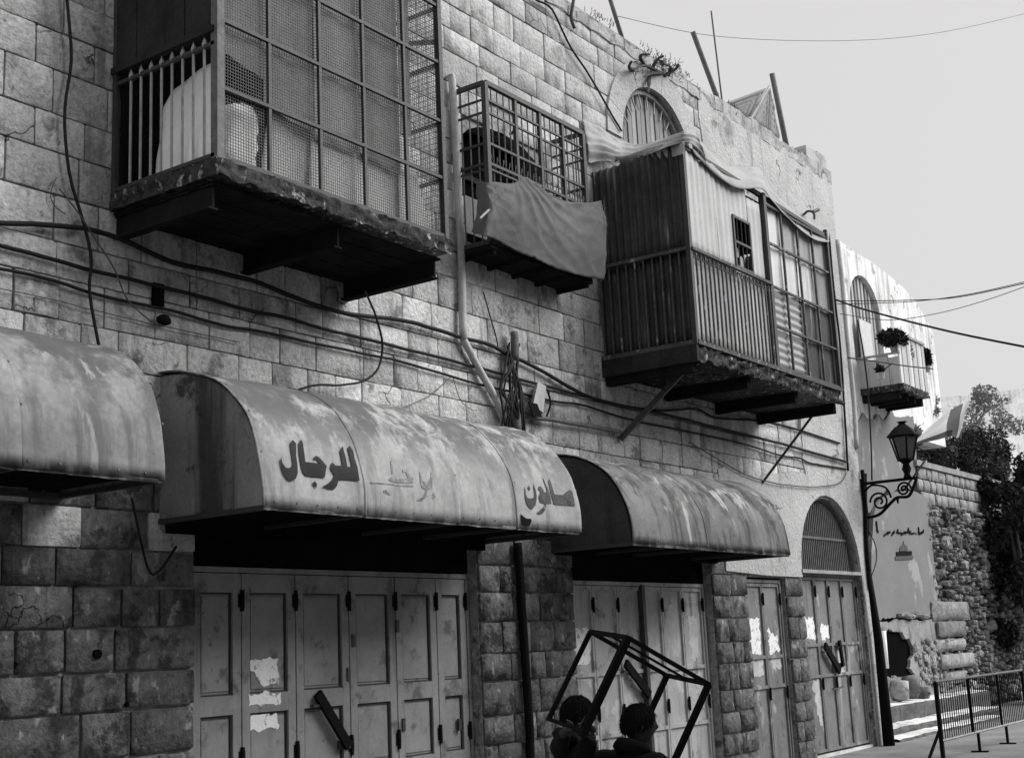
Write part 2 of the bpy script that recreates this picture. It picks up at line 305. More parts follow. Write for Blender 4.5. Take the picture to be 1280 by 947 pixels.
# --- stones: unit blocks with an uneven face, shared by all pieces
def unit_stone(seed, rough, inset):
    """unit block (1 x 1 in x, z; metres in y): uneven front, worn corners, separate flat joint sides"""
    r = random.Random(seed); nx, nz_ = 6, 4; vs = []; fs = []
    for j in range(nz_+1):
        for i in range(nx+1):
            u, v = i/nx - .5, j/nz_ - .5
            if i == 1: u = -.5 + inset
            if i == nx-1: u = .5 - inset
            if j == 1: v = -.5 + inset*1.5
            if j == nz_-1: v = .5 - inset*1.5
            edge = i in (0, nx) or j in (0, nz_); corner = i in (0, nx) and j in (0, nz_)
            if edge:
                y = rough*r.uniform(.1, .7) + (.004 if corner else .001); u *= 1-r.uniform(0, .018)-(.012 if corner else 0); v *= 1-r.uniform(0, .03)-(.02 if corner else 0)
                if i not in (0, nx): u += r.uniform(-.03, .03)
            else:
                y = -rough*r.uniform(-.25, 1.0); u += r.uniform(-.02, .02); v += r.uniform(-.03, .03)
            vs.append((u, y, v))
    W = nx+1
    for j in range(nz_):
        for i in range(nx): fs.append((j*W+i, j*W+i+1, (j+1)*W+i+1, (j+1)*W+i))
    loop = [i for i in range(W)] + [j*W+nx for j in range(1, nz_+1)] + [nz_*W+i for i in range(nx-1, -1, -1)] + [j*W for j in range(nz_-1, 0, -1)]
    n = len(loop); b = len(vs); vs += [vs[k] for k in loop]; c = len(vs); vs += [(vs[k][0], .06, vs[k][2]) for k in loop]
    fs += [(b+(k+1) % n, b+k, c+k, c+(k+1) % n) for k in range(n)]
    return vs, fs
UP = [unit_stone(10+i, .0075, .035) for i in range(8)]
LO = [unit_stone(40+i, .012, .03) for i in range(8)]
def unit_mesh(name, vf, mat):
    m = bpy.data.meshes.new(name); m.from_pydata(vf[0], [], vf[1]); m.polygons.foreach_set('use_smooth', [True]*len(m.polygons)); m.materials.append(M[mat]); return m
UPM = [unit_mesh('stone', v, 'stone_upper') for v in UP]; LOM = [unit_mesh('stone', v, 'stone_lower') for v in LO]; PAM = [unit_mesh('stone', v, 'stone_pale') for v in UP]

# plaster patches (x0, x1, z0, z1): no stones under them
PL = [(16.3, 21.3, 7.35, 9.5), (15.95, 21.3, 2.45, 3.95), (18.9, 21.3, 3.95, 7.4)]
def blocked(x0, x1, z0, z1):
    """intervals of x taken by openings between z0 and z1"""
    out = []
    for h in holes.values():
        zs = [z for x, z in h]
        if max(zs) <= z0+.01 or min(zs) >= z1-.01: continue
        n = len(h); xs = []
        for i in range(n):
            (xa, za), (xb, zb) = h[i], h[(i+1) % n]
            for t in np.linspace(0, 1, 9):
                zz = za + (zb-za)*t
                if z0-.01 <= zz <= z1+.01: xs.append(xa + (xb-xa)*t)
        # vertical sides spanning the band
        for i in range(n):
            (xa, za), (xb, zb) = h[i], h[(i+1) % n]
            if min(za, zb) <= z0 and max(za, zb) >= z1: xs += [xa, xb]
        if xs: out.append((min(xs), max(xs)))
    return out
stones = []
z = GZ; sr = random.Random(3); row = 0
while z < 9.2:
    h = sr.choice([.27, .29, .31, .33, .35, .30]);
    if z + h > 9.1: h = 9.2 - z + .01
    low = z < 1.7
    iv = sorted(blocked(BX0, BX1, z, z+h))
    segs = []; x = BX0 + .6 + sr.random()*.3
    for a, b in iv + [(BX1, BX1)]:
        if a - x > .05: segs.append((x, a))
        x = max(x, b)
    for a, b in segs:
        x = a
        while x < b - .02:
            wd = sr.uniform(.30, .72) if low else sr.uniform(.32, .68)
            if low and b - a < 2.2: wd = sr.uniform(.20, .52)
            if b - x - wd < .22: wd = b - x
            if wd > .95: wd *= .5
            cx, cz = x+wd/2, z+h/2
            if not any(p[0]+.12 < cx < p[1] and p[2]+.1 < cz < p[3]-.1 for p in PL):
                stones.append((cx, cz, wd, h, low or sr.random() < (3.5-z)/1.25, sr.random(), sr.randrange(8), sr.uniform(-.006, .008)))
            x += wd
    z += h; row += 1
# the largest stones in the photograph become pieces of their own, the rest one joined part
def pxsize(s):
    d = np.array([s[0], 0, s[1]]) - CAM; c = np.array([_r@d, _u@d, _f@d]); u, v = 640+FPX*c[0]/c[2], 473.5-FPX*c[1]/c[2]
    vis = -30 < u < 1300 and -30 < v < 970
    cov = any(a < u < b and c0 < v < d0 for a, b, c0, d0 in ((150, 545, -50, 300), (200, 700, 480, 650), (0, 180, 430, 600), (760, 1030, 220, 480)))
    return (1 if vis else 0, 0 if cov else 1, s[2]*s[3]/c[2]**2)
order = sorted(range(len(stones)), key=lambda i: pxsize(stones[i]), reverse=True)
single = set(order[:300])
rest = {'lower': MB(), 'upper': MB(), 'pale': MB()}
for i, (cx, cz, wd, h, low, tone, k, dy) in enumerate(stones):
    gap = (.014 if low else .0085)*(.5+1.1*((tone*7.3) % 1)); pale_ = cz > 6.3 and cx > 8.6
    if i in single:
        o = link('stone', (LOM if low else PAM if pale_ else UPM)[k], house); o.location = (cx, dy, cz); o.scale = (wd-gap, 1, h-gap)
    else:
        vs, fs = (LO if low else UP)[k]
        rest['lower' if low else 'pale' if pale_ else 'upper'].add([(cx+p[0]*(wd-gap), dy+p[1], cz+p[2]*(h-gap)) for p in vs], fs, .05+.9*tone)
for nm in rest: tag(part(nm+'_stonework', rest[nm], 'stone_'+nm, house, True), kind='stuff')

# --- plaster patches with ragged edges
def ragged(pts, amp=.09, step=.22, seed=0, fq=2.3):
    out = []
    for i in range(len(pts)):
        a, b = Vector(pts[i]), Vector(pts[(i+1) % len(pts)]); n = max(1, int((b-a).length/step)); d = (b-a).normalized(); nn = Vector((-d.y, d.x))
        for k in range(n):
            p = a + (b-a)*(k/n); out.append((p.x + nn.x*amp*(nz(p.x*fq+seed, p.y*fq)+.6*nz(p.x*fq*3+seed, p.y*fq*3))*1.6*(k > 0), p.y + nn.y*amp*(nz(p.x*fq+seed, p.y*fq)+.6*nz(p.x*fq*3+seed, p.y*fq*3))*1.6*(k > 0)))
    return out
pl = MB(); e = BX1 - .002
o1 = ragged([(16.35, 7.42), (18.85, 7.30), (18.95, 3.95), (15.98, 3.88), (16.02, 2.60)], seed=1)[:-5]
A_ = ragged([(16.02, 2.60), (16.62-.02, 2.46)], .03, .2)[:-2]
outl = ragged([(16.35, 9.40), (16.30, 8.4), (16.45, 7.42), (17.6, 7.34), (18.86, 7.30), (18.98, 5.6), (18.90, 4.0), (17.4, 3.86), (15.98, 3.84), (16.05, 3.2), (16.0, 2.56)], .10, .22, 4)
while outl[-1][0] > 16.3 or outl[-1][1] > 2.7: outl.pop()
outl += [(16.0, 2.5), (17.3, 2.46), (18.44, 2.46), (18.44, 2.56)] + arch(AC[0], AC[1]+.02, 2.57, 1.16, 16, 2.0) + [(DAX1+.02, GZ), (e, GZ), (e, 9.40)]
sheet(pl, outl, [], -.016, .045); part('plaster', pl, 'plaster', house)

# --- roof edge: weathered coping blocks
x = BX0+.5; cr = random.Random(5)
while x < BX1 - .1:
    wd = min(cr.uniform(.7, 1.25), BX1 + .03 - x); c = MB(); dz = cr.uniform(-.07, .05)
    n = 5
    def cf(u, v, x=x, wd=wd, dz=dz):
        a = v*4; prof = [(.02, 9.19), (-.018, 9.20), (-.026, 9.38+dz), (.06, 9.44+dz), (.5, 9.45+dz)]; i = min(3, int(a)); t = a-i
        y = prof[i][0]+(prof[i+1][0]-prof[i][0])*t; zz = prof[i][1]+(prof[i+1][1]-prof[i][1])*t
        xx = x+.004+(wd-.008)*u
        return (xx, y+.02*nz(xx*3, zz*5), zz+(.05*nz(xx*3.5, 0, 3)+.03*nz(xx*9, 2, 5))*(v > .2))
    c.grid(cf, 14, 8); part('coping', c, 'coping', house); x += wd
st = MB(); st.box(20.2, 21.05, .02, .5, 9.45, 9.66); st.box(20.75, 21.08, .05, .5, 9.66, 9.72); part('parapet_stub', st, 'plaster', house)

# --- archivolt of the upper arched window: smooth pale ring of voussoirs
vn = 9
for k in range(vn):
    v = MB(); pts = []
    a0, a1 = math.pi*k/vn + .0015, math.pi*(k+1)/vn - .0015
    for rr, seq in ((.96, np.linspace(a0, a1, 5)), (1.32, np.linspace(a1, a0, 5))):
        for a in seq: pts.append((14.95 - rr*math.cos(a), -.03 - .003*(k % 2), 7.92 + rr*math.sin(a)))
    v.prism(pts, (0, .08, 0)); part('arch_stone', v, 'plaster', house)
win = MB(); win.prism([(x, .14, zz) for x, zz in [(14.02, 6.62)] + arch(14.95, .93, 7.92, .93, 18) + [(15.88, 6.62)]], (0, .03, 0))
wo = part('arched_window', win, 'iron_grey', house)
for k in range(15):
    xx = 14.02 + .93*2*(k+.5)/15; top = 7.92 + math.sqrt(max(0, .93**2-(xx-14.95)**2))
    b = MB(); b.box(xx-.048, xx+.048, .125-.008*(k % 2), .138, 6.62, top-.01); part('slat', b, 'sheet_grey' if k % 4 else 'sheet_mid', wo)
b = MB()
for a in range(13):
    t0, t1 = math.pi*a/13, math.pi*(a+1)/13
    b.bar((14.95-.92*math.cos(t0), .09, 7.92+.92*math.sin(t0)), (14.95-.92*math.cos(t1), .09, 7.92+.92*math.sin(t1)), .05, .05, (0, 1, 0))
b.bar((14.05, .09, 7.95), (15.85, .09, 7.95), .04); part('window_frame', b, 'iron_pale', wo)
for k in range(9):
    a = math.pi*(k+2.2)/13; b = MB(); b.bar((14.95-.70*math.cos(a), .085, 7.92+.70*math.sin(a)), (14.95-.9*math.cos(a), .085, 7.92+.9*math.sin(a)), .016); part('window_bar', b, 'iron_pale', wo)

# --- window behind the projecting cage
win = MB(); win.prism([(x, .24, zz) for x, zz in [(10.63, 5.81)] + arch(11.40, .77, 6.86, .35, 10) + [(12.17, 5.81)]], (0, .03, 0)); wo = part('cage_window', win, 'void', house)
b = MB()
for xx in (10.68, 11.40, 12.12): b.box(xx-.03, xx+.03, .2, .238, 5.82, 6.95)
b.box(10.64, 12.16, .201, .239, 6.6, 6.66); part('window_frame', b, 'wood_dark', wo)
for xx, zz in ((11.1, 6.0), (11.75, 6.0)):
    b = MB(); b.box(xx-.2, xx+.2, .215, .237, zz, zz+.42); part('curtain', b, 'sheet_grey', wo)
win = MB(); win.box(6.68, 8.22, .26, .3, 5.1, 7.34); part('balcony_doorway', win, 'void', house)

# ================================================================ shop doors
def torn(poly, y, seed, amp=.035, step=.022):
    """ragged paper outline in (x, z)"""
    return [(x, y, z_) for x, z_ in ragged(poly, amp, step, seed, 11)]
def panel_door(name, xs, z0, z1, y, mat, rails, label, panels=True, frame=.05):
    f = MB(); t = .045
    f.box(xs[0]-frame, xs[0]-.006, y-.03, y+.06, z0, z1+frame); f.box(xs[-1]+.006, xs[-1]+frame, y-.03, y+.06, z0, z1+frame)
    f.box(xs[0]-.006, xs[-1]+.006, y-.03, y+.06, z1+.008, z1+frame)
    d = part(name, f, mat, house); d['label'] = label
    for a, b in zip(xs[:-1], xs[1:]):
        a += .007; b -= .007; l = MB(); l.box(a, b, y+.012, y+.04, z0+.02, z1)
        lv = [z0+.02] + list(rails) + [z1]
        s = .085 if panels else .028
        pr_ = .022 if panels else .014
        l.box(a, a+s, y-pr_, y+.012, z0+.02, z1); l.box(b-s, b, y-pr_, y+.012, z0+.02, z1)
        for k, zz in enumerate(lv):
            hh = (.075 if panels else .022)
            zl = zz if k == 0 else (zz-2*hh if k == len(lv)-1 else zz-hh)
            l.box(a+s, b-s, y-pr_+.001, y+.0125, zl, zl+2*hh)
        if panels:
            for k in range(len(lv)-1):
                q0 = lv[k] + (.15 if k == 0 else .075) + .035; q1 = lv[k+1] - (.15 if k == len(lv)-2 else .075) - .035
                if q1-q0 > .1: l.box(a+s+.03, b-s-.03, y+.002, y+.0126, q0, q1)
        part('leaf', l, mat, d)
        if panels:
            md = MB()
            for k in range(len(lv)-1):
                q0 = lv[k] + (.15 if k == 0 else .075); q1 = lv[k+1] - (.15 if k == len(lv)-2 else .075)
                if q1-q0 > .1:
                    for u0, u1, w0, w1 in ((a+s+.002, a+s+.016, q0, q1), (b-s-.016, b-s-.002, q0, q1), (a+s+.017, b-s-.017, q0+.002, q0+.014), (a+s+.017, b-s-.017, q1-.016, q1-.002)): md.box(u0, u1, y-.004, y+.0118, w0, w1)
            part('moulding_shadow', md, 'iron', d)  # dark strips stand in for the shadow lines round each panel
        for zz in (z1-.30, z0+.9):
            hg = MB(); hg.tube([(b+.006, y-.03, zz), (b+.006, y-.03, zz+.17)], .019 if panels else .013, 7); hg.box(b-.03, b+.04, y-.026, y-.021, zz+.03, zz+.14); part('hinge', hg, 'black_metal', d)
    return d
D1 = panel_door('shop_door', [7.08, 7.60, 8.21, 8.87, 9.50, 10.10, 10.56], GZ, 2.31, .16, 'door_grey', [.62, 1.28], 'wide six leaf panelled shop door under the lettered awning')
b = MB(); b.box(7.0, 10.62, .14, .2, 2.375, 2.62); part('lintel_board', b, 'lintel', house)
b = MB(); b.box(6.7, 10.68, -.05, -.001, 2.585, 2.735); part('shade_strip', b, 'lintel', house)  # black strip stands in for shade on the wall under the awning
D2 = panel_door('shop_door', [12.40, 12.92, 13.46, 14.02, 14.50, 15.02, 15.55], GZ, 2.28, .16, 'door_mid', [.62, 1.30], 'six leaf sheet metal shop door behind the boys', panels=False)
b = MB(); b.box(12.32, 15.62, .14, .2, 2.345, 2.62); part('lintel_board', b, 'lintel', house)
b = MB(); b.box(11.95, 15.7, -.05, -.001, 2.585, 2.69); part('shade_strip', b, 'lintel', house)  # same black strip of painted shade under the next awning
b = MB(); b.box(13.97, 14.035, .1, .165, GZ, 2.3); part('centre_post', b, 'iron', D2)
D3 = panel_door('narrow_door', [16.69, 17.23, 17.79], GZ, 2.36, .1, 'door_light', [.96, 1.36], 'narrow two leaf metal door with torn white posters', panels=False)
DA = panel_door('arched_door', [18.52, 19.06, 19.58, 20.12, 20.68], GZ+.05, 2.48, .1, 'door_light', [1.03, 1.48], 'four leaf metal door under a pointed arch grille', panels=False)
b = MB(); b.box(DAX0, DAX1, .05, .2, GZ-.04, GZ+.04); part('door_sill', b, 'step_stone', house)
# arched transom with a dense grille
t = MB(); t.prism([(x, .16, zz) for x, zz in [(AC[0]-1.12, 2.56)] + arch(AC[0], 1.12, 2.58, 1.09, 16) + [(AC[0]+1.12, 2.56)]], (0, .02, 0)); TR = part('arched_transom', t, 'iron', house)
for k in range(30):
    xx = AC[0]-1.1+2.2*(k+.5)/30; top = 2.58 + 1.09*math.sqrt(max(0, 1-((xx-AC[0])/1.12)**2))
    b = MB(); b.box(xx-.012, xx+.012, .13, .158, 2.56, top-.01); part('grille_bar', b, 'iron_grey', TR)
b = MB(); b.box(AC[0]-1.0, AC[0]+1.0, .115, .13, 3.06, 3.10)
pts = arch(AC[0], 1.125, 2.57, 1.12, 16)
for q0, q1 in zip(pts[:-1], pts[1:]): b.bar((q0[0], .1, q0[1]), (q1[0], .1, q1[1]), .05, .04, (0, 1, 0))
part('transom_frame', b, 'iron_grey', TR)
b = MB(); b.box(DAX0-.03, DAX1+.03, -.035, .14, 2.525, 2.575); part('transom_sill', b, 'iron_pale', house)
# locking bars, handles, hasps
def locking_bar(p0, p1, par, wd=.07):
    b = MB(); b.bar(p0, p1, wd, .035, (0, 1, 0)); part('locking_bar', b, 'black_metal', par)
    b = MB(); b.bar(Vector(p0)+Vector((-.05, .02, -.1)), Vector(p0)+Vector((.1, .02, -.1)), .05, .02); b.box(p1[0]-.08, p1[0]+.05, p1[1]+.02, p1[1]+.06, p1[2]-.02, p1[2]+.05); part('hasp', b, 'iron', par)
locking_bar(P(397, 866, .1), P(436, 932, .1), D1, .085)
locking_bar(P(782, 828, .1), P(812, 868, .1), D2, .10)
locking_bar(P(1031, 806, .04), P(1050, 838, .04), DA, .11)
locking_bar(P(1049, 800, .05), P(1054, 832, .05), DA, .07)
b = MB(); b.tube(smoothpts([P(1040, 860, .06), P(1044, 861, .03), P(1050, 859, .03), P(1054, 857, .06)]), .013); part('handle', b, 'iron', DA)
for px, py in ((442, 800), (436, 842), (497, 782), (505, 905), (575, 905)):
    p = P(px, py, .13); b = MB(); b.box(p.x-.02, p.x+.02, .125, .15, p.z-.055, p.z+.055); part('keyhole_plate', b, 'iron', D1)
# torn posters: real paper on the leaves
def poster(poly_px, y, par, mat='paper', seed=1, amp=.02):
    pts = [P(a, b_, y) for a, b_ in poly_px]; m = MB(); m.prism([(x, yy, zz) for x, yy, zz in torn([(p.x, p.z) for p in pts], y, seed, amp)], (0, .002, 0)); part('poster', m, mat, par)
poster([(314, 824), (348, 822), (348, 856), (330, 858), (313, 838)], .1575, D1, seed=3)
poster([(310, 867), (351, 865), (350, 880), (311, 882)], .1365, D1, seed=4)
poster([(310, 892), (346, 887), (348, 910), (312, 915)], .1575, D1, seed=5, amp=.03)
poster([(717, 785), (734, 784), (741, 800), (737, 830), (718, 832)], .1705, D2, seed=6)
poster([(720, 842), (738, 842), (742, 868), (733, 850), (720, 852)], .1705, D2, 'paper_smear', seed=7)
poster([(808, 770), (824, 764), (828, 822), (810, 830)], .1705, D2, 'paper_smear', seed=8, amp=.05)
poster([(832, 765), (842, 745), (852, 760), (853, 815), (835, 825), (833, 795)], .1705, D2, 'paper_smear', seed=9, amp=.05)
poster([(860, 772), (876, 768), (879, 820), (864, 824)], .1705, D2, 'paper_smear', seed=10, amp=.05)
poster([(842, 840), (858, 842), (862, 870), (846, 862)], .1705, D2, 'paper_smear', seed=11, amp=.05)
poster([(868, 838), (882, 836), (884, 862), (870, 866)], .1705, D2, 'paper_smear', seed=12, amp=.05)
poster([(745, 855), (756, 860), (752, 890)], .1705, D2, 'paper_smear', seed=21, amp=.03)
poster([(765, 880), (790, 850), (793, 890), (770, 905)], .1705, D2, 'paper_smear', seed=22, amp=.06)
poster([(935, 774), (949, 772), (952, 816), (936, 819)], .1105, D3, seed=13)
poster([(936, 824), (953, 822), (955, 842), (938, 846)], .1105, D3, 'paper_smear', seed=14, amp=.05)
poster([(960, 786), (972, 796), (974, 814), (962, 816)], .1105, D3, seed=15, amp=.04)
poster([(963, 822), (976, 820), (978, 832), (966, 836)], .1105, D3, 'paper_smear', seed=16, amp=.04)
poster([(1004, 774), (1016, 770), (1020, 798), (1007, 798)], .1105, DA, seed=17, amp=.04)
poster([(1024, 782), (1036, 778), (1038, 796), (1028, 800)], .1105, DA, seed=18, amp=.04)
poster([(1015, 852), (1024, 850), (1032, 920), (1024, 900)], .1105, DA, 'paper_smear', seed=19, amp=.04)
poster([(1044, 812), (1050, 812), (1056, 842), (1050, 840)], .1105, DA, 'paper_smear', seed=20, amp=.03)

# ================================================================ awnings
def awn_prof(t, r, n=2.3):                               # t 0 at the wall top .. 1 at the front bottom: (y, z above base)
    a = t*math.pi/2; s, c = math.sin(a), math.cos(a)
    return -r*max(s, 0)**(2/n), r*max(c, 0)**(2/n)
def awn_pt(x, t, zb, r, dent=0.022, off=0.0):
    y, zz = awn_prof(t, r); y2, z2 = awn_prof(min(1, t+.01), r); y1, z1 = awn_prof(max(0, t-.01), r)
    nrm = Vector((0, -(z1-z2), (y1-y2))).normalized(); 
    if nrm.y > 0: nrm = -nrm
    k = dent*(.7*nz(x*1.7, t*4, r) + .45*nz(x*4, t*7, r) + .16*nz(x*11, t*13, r)) + off
    return Vector((x, y, zb+zz)) + nrm*k
def awning(x0, x1, zb, r, seams, mat, endmat, label, ragged_end=False):
    a = thing('awning', label, 'awning', ((x0+x1)/2, 0, zb))
    xs = [x0] + seams + [x1]
    for i, (p, q) in enumerate(zip(xs[:-1], xs[1:])):
        m = MB(); lift = .004*(i % 2)
        def fn(u, v): 
            x = p-.012 + (q-p+.024)*u
            return awn_pt(x, v, zb, r, off=lift + .010*math.exp(-((u-1)*40)**2) + .006*math.exp(-(u*40)**2))
        m.grid(fn, 22, 26); s_ = part('sheet', m, mat, a, True, -.006)
    for x in xs:                                          # seam ribs
        m = MB(); m.tube([awn_pt(x, t/20, zb, r, off=.006) for t in range(21)], .008, 5); part('seam', m, mat if x in (x0, x1) else 'iron_grey', a, True)
    m = MB(); m.grid(lambda u, v: awn_pt(x0+.01+(x1-x0-.02)*u, v, zb, r-.022, 0), 4, 20); part('shade_lining', m, 'underside', a, True)  # dark inner surface stands in for the shade inside the awning
    for x in (x0+.012, x1-.012):
        m = MB(); pts = [Vector((x, *awn_prof(t/20, r-.015))) for t in range(21)]; pts = [Vector((p.x, p.y, p.z+zb)) for p in pts] + [Vector((x, 0, zb))]
        m.prism(pts, (.008 if x < (x0+x1)/2 else -.008, 0, 0)); part('end_panel', m, endmat, a)
    m = MB(); m.grid(lambda u, v: (x0+(x1-x0)*u, -r-.004+.005*nz(u*30, v, r)+.008*v, zb+.008-(.026+.005*nz(u*60, r)+.006*max(0, nz(u*17, 3, r)))*v), 160, 2); part('front_lip', m, mat, a, False, .006)
    m = MB(); m.box(x0+.03, x1-.03, -r+.07, .0, zb+.045, zb+.06); part('soffit_or_shade_board', m, 'lintel', a)  # black board added under the awning in place of its interior shade
    m = MB(); m.bar((x0, -.02, zb), (x1, -.02, zb), .04); m.bar((x0+.02, 0, zb), (x0+.02, -r, zb), .035); m.bar((x1-.02, 0, zb), (x1-.02, -r, zb), .035)
    for x in seams: m.tube([Vector((x, *awn_prof(t/12, r-.03))) + Vector((0, 0, zb)) for t in range(13)], .014, 5); m.bar((x, 0, zb), (x, -r, zb), .03)
    part('frame', m, 'iron', a)
    m = MB()
    for k in range(int((x1-x0)/.22)): x = x0+.1+k*.22; m.tube([awn_pt(x, .985, zb, r, off=.001), awn_pt(x, .985, zb, r, off=.012)], .009, 6)
    for x in xs:
        for t in (.2, .4, .6, .8): m.tube([awn_pt(x+.03, t, zb, r, off=.001), awn_pt(x+.03, t, zb, r, off=.012)], .009, 6)
    tag(part('rivets', m, 'iron_grey', a), kind='stuff')
    return a
AW1 = awning(2.9, 5.78, 2.80, 1.07, [3.75, 4.70], 'awning_mid', 'awning_end', 'leftmost plain awning, cut off by the picture edge')
AW2 = awning(6.63, 10.74, 2.67, 1.13, [7.69, 8.86, 9.72], 'awning_white', 'awning_end', 'long whitish awning with dark painted Arabic lettering')
AW3 = awning(11.9, 15.75, 2.62, 1.02, [12.75, 13.55, 14.98], 'awning_grey', 'awning_end_dark', 'grey streaked awning right of the lettered one')
# lettering painted on the middle awning: outlines in photo pixels, laid on the curved sheet
def on_awn(px, py, zb, r, off=.012):
    d = ray(px, py); lo, hi = None, None; pt = None
    for k in range(400):
        y = -r*1.06 + k*r*1.06/400; t = (y-CAM[1])/d[1]; p = CAM + t*d
        zz = p[2]-zb
        if zz < 0 or zz > r: 
            if zz < 0 and abs(y+r) < .05: pass
        if abs(y)**2.3 + max(zz, 0)**2.3 <= r**2.3: pt = p; break
    a = math.atan2((abs(pt[1])/r)**1.15, (max(pt[2]-zb, 0)/r)**1.15) / (math.pi/2)
    return pt[0], a
def letter(name, poly, mat='paint_letter', off=.0165, step=.05):
    if mat == 'paint_faded': off = .0135
    uv = [on_awn(px, py, 2.67, 1.13) for px, py in poly]
    bm = bmesh.new(); vs = [bm.verts.new((u, v*1.78, 0)) for u, v in uv]
    es = [bm.edges.new((vs[i], vs[(i+1) % len(vs)])) for i in range(len(vs))]
    bmesh.ops.triangle_fill(bm, edges=es, use_beauty=True)
    for _ in range(3):
        le = [e for e in bm.edges if e.calc_length() > step]
        if le: bmesh.ops.subdivide_edges(bm, edges=le, cuts=1); bmesh.ops.triangulate(bm, faces=bm.faces)
    m = MB(); lift = {7.62: 0, 8.72: .004}
    m.add([awn_pt(v.co.x, v.co.y/1.78, 2.67, 1.13, off=off) for v in bm.verts], [tuple(x.index for x in f.verts) for f in (bm.verts.index_update() or bm.faces)])
    bm.free(); return part(name, m, mat, AW2)
def za(pts, s=.1056, ox=330, oy=530): return [(ox+x*s, oy+y*s) for x, y in pts]
letter('letter_lam', za([(180, 395), (195, 470), (232, 525), (270, 530), (305, 505), (318, 470), (300, 330), (288, 240), (318, 200), (355, 240), (362, 380), (376, 480), (374, 590), (345, 655), (290, 682), (245, 660), (205, 600), (180, 510), (168, 440)]))
letter('letter_alef_jeem', za([(386, 245), (415, 195), (435, 240), (455, 350), (470, 455), (540, 462), (620, 470), (660, 492), (600, 425), (575, 425), (563, 445), (575, 395), (600, 383), (635, 400), (690, 455), (728, 500), (700, 640), (640, 632), (560, 625), (480, 615), (440, 575), (425, 520), (410, 430), (395, 330)]))
letter('letter_dot', za([(580, 675), (612, 715), (598, 762), (555, 710)]))
letter('letter_lam_lam_reh', za([(790, 455), (835, 492), (912, 500), (898, 410), (882, 325), (915, 270), (930, 320), (950, 420), (966, 515), (1018, 515), (1005, 440), (985, 360), (972, 295), (990, 265), (1035, 330), (1050, 420), (1080, 520), (1090, 600), (1100, 680), (1000, 668), (870, 658), (850, 730), (820, 770), (760, 770), (672, 742), (740, 708), (800, 650), (818, 610), (795, 565), (768, 520)]))
def zs(pts): return za(pts, .0951, 630, 580)
letter('letter_noon', zs([(240, 300), (252, 330), (262, 400), (285, 450), (330, 455), (375, 445), (382, 410), (365, 330), (360, 255), (378, 300), (400, 370), (410, 460), (400, 540), (352, 597), (310, 575), (275, 520), (258, 460), (245, 380)]), 'paint_edge')
letter('letter_noon_dot', zs([(300, 290), (322, 325), (312, 360), (285, 315)]), 'paint_edge')
letter('letter_waw_lam', zs([(435, 300), (460, 295), (500, 340), (505, 372), (550, 378), (540, 320), (505, 220), (495, 170), (520, 215), (550, 290), (580, 370), (612, 520), (560, 520), (538, 525), (525, 600), (490, 650), (450, 658), (412, 645), (460, 610), (505, 560), (515, 520), (460, 505), (438, 440), (460, 372), (448, 345), (430, 350)]), 'paint_edge')
letter('letter_sad_alef', zs([(590, 190), (600, 235), (625, 310), (650, 400), (690, 405), (760, 410), (790, 375), (850, 340), (880, 380), (900, 470), (912, 555), (780, 545), (640, 530), (610, 420), (590, 320), (575, 225)]), 'paint_edge')
def zf(pts): return za(pts, .1094, 460, 560)
letter('faded_letter', zf([(560, 270), (580, 290), (590, 380), (640, 400), (690, 360), (700, 270), (715, 300), (715, 470), (660, 480), (650, 560), (600, 605), (540, 600), (610, 560), (640, 480), (590, 460), (570, 380)]), 'paint_faded')
letter('faded_letter', zf([(0, 395), (180, 405), (340, 425), (500, 432), (500, 445), (340, 438), (180, 418), (0, 410)]), 'paint_faded')
letter('faded_letter', zf([(215, 360), (260, 330), (330, 345), (400, 360), (470, 330), (500, 330), (495, 400), (440, 405), (340, 400), (230, 385)]), 'paint_faded')
letter('faded_letter', zf([(375, 250), (420, 240), (440, 285), (460, 330), (440, 340), (410, 280), (380, 285)]), 'paint_faded')
letter('faded_letter', zf([(240, 150), (255, 150), (270, 300), (250, 310)]), 'paint_faded')
letter('faded_letter', zf([(150, 490), (180, 480), (200, 510), (235, 490), (250, 530), (225, 540), (190, 525), (160, 520)]), 'paint_faded')
letter('faded_letter', [(541, 616), (543, 622), (539, 624), (538, 618)], 'paint_faded')
letter('rust_hole', zs([(200, 650), (235, 690), (270, 715), (330, 720), (345, 745), (330, 775), (310, 815), (260, 815), (215, 800)]), 'black_metal')

# ================================================================ caged balcony (left)
B = thing('enclosed_balcony', 'large caged balcony of wire mesh panels on a crumbling slab, far left', 'balcony', (7.5, 0, 4.8))
bx0, bx1, by, bz0 = 6.17, 8.82, -1.15, 5.13
def rough_slab(x0, x1, y0, y1, z0, z1, amp, seed):
    m = MB(); nx = int((x1-x0)/.035); ny = int((y1-y0)/.05)
    def fr(u, v):
        x = x0+(x1-x0)*u; zz = z0+(z1-z0)*v
        return (x, y0 + amp*1.4*(nz(x*9, zz*14, seed)+.6*nz(x*23, zz*25, seed)), zz + amp*(1.3*nz(x*7, seed, 2)+.8*nz(x*19, seed, 4)+.5*nz(x*41, seed, 6))*(1-v))
    m.grid(fr, nx, 6)
    def fl(u, v):
        y = y1+(y0-y1)*u; zz = z0+(z1-z0)*v
        return (x0 + amp*(nz(y*9, zz*14, seed+5)), y if u < 1 else y0+amp*(nz(x0*9, zz*14, seed)+.6*nz(x0*23, zz*25, seed)), zz + amp*.7*nz(x0*8, seed, 2)*(1-v))
    m.grid(fl, ny, 6)
    m.box(x0+.02, x1-.0, y0+.03, y1, z0+.02, z1-.004)
    return m
part('slab', rough_slab(bx0-.03, bx1+.04, by-.04, 0, 5.0, bz0, .026, 1), 'concrete_rough', B, True)
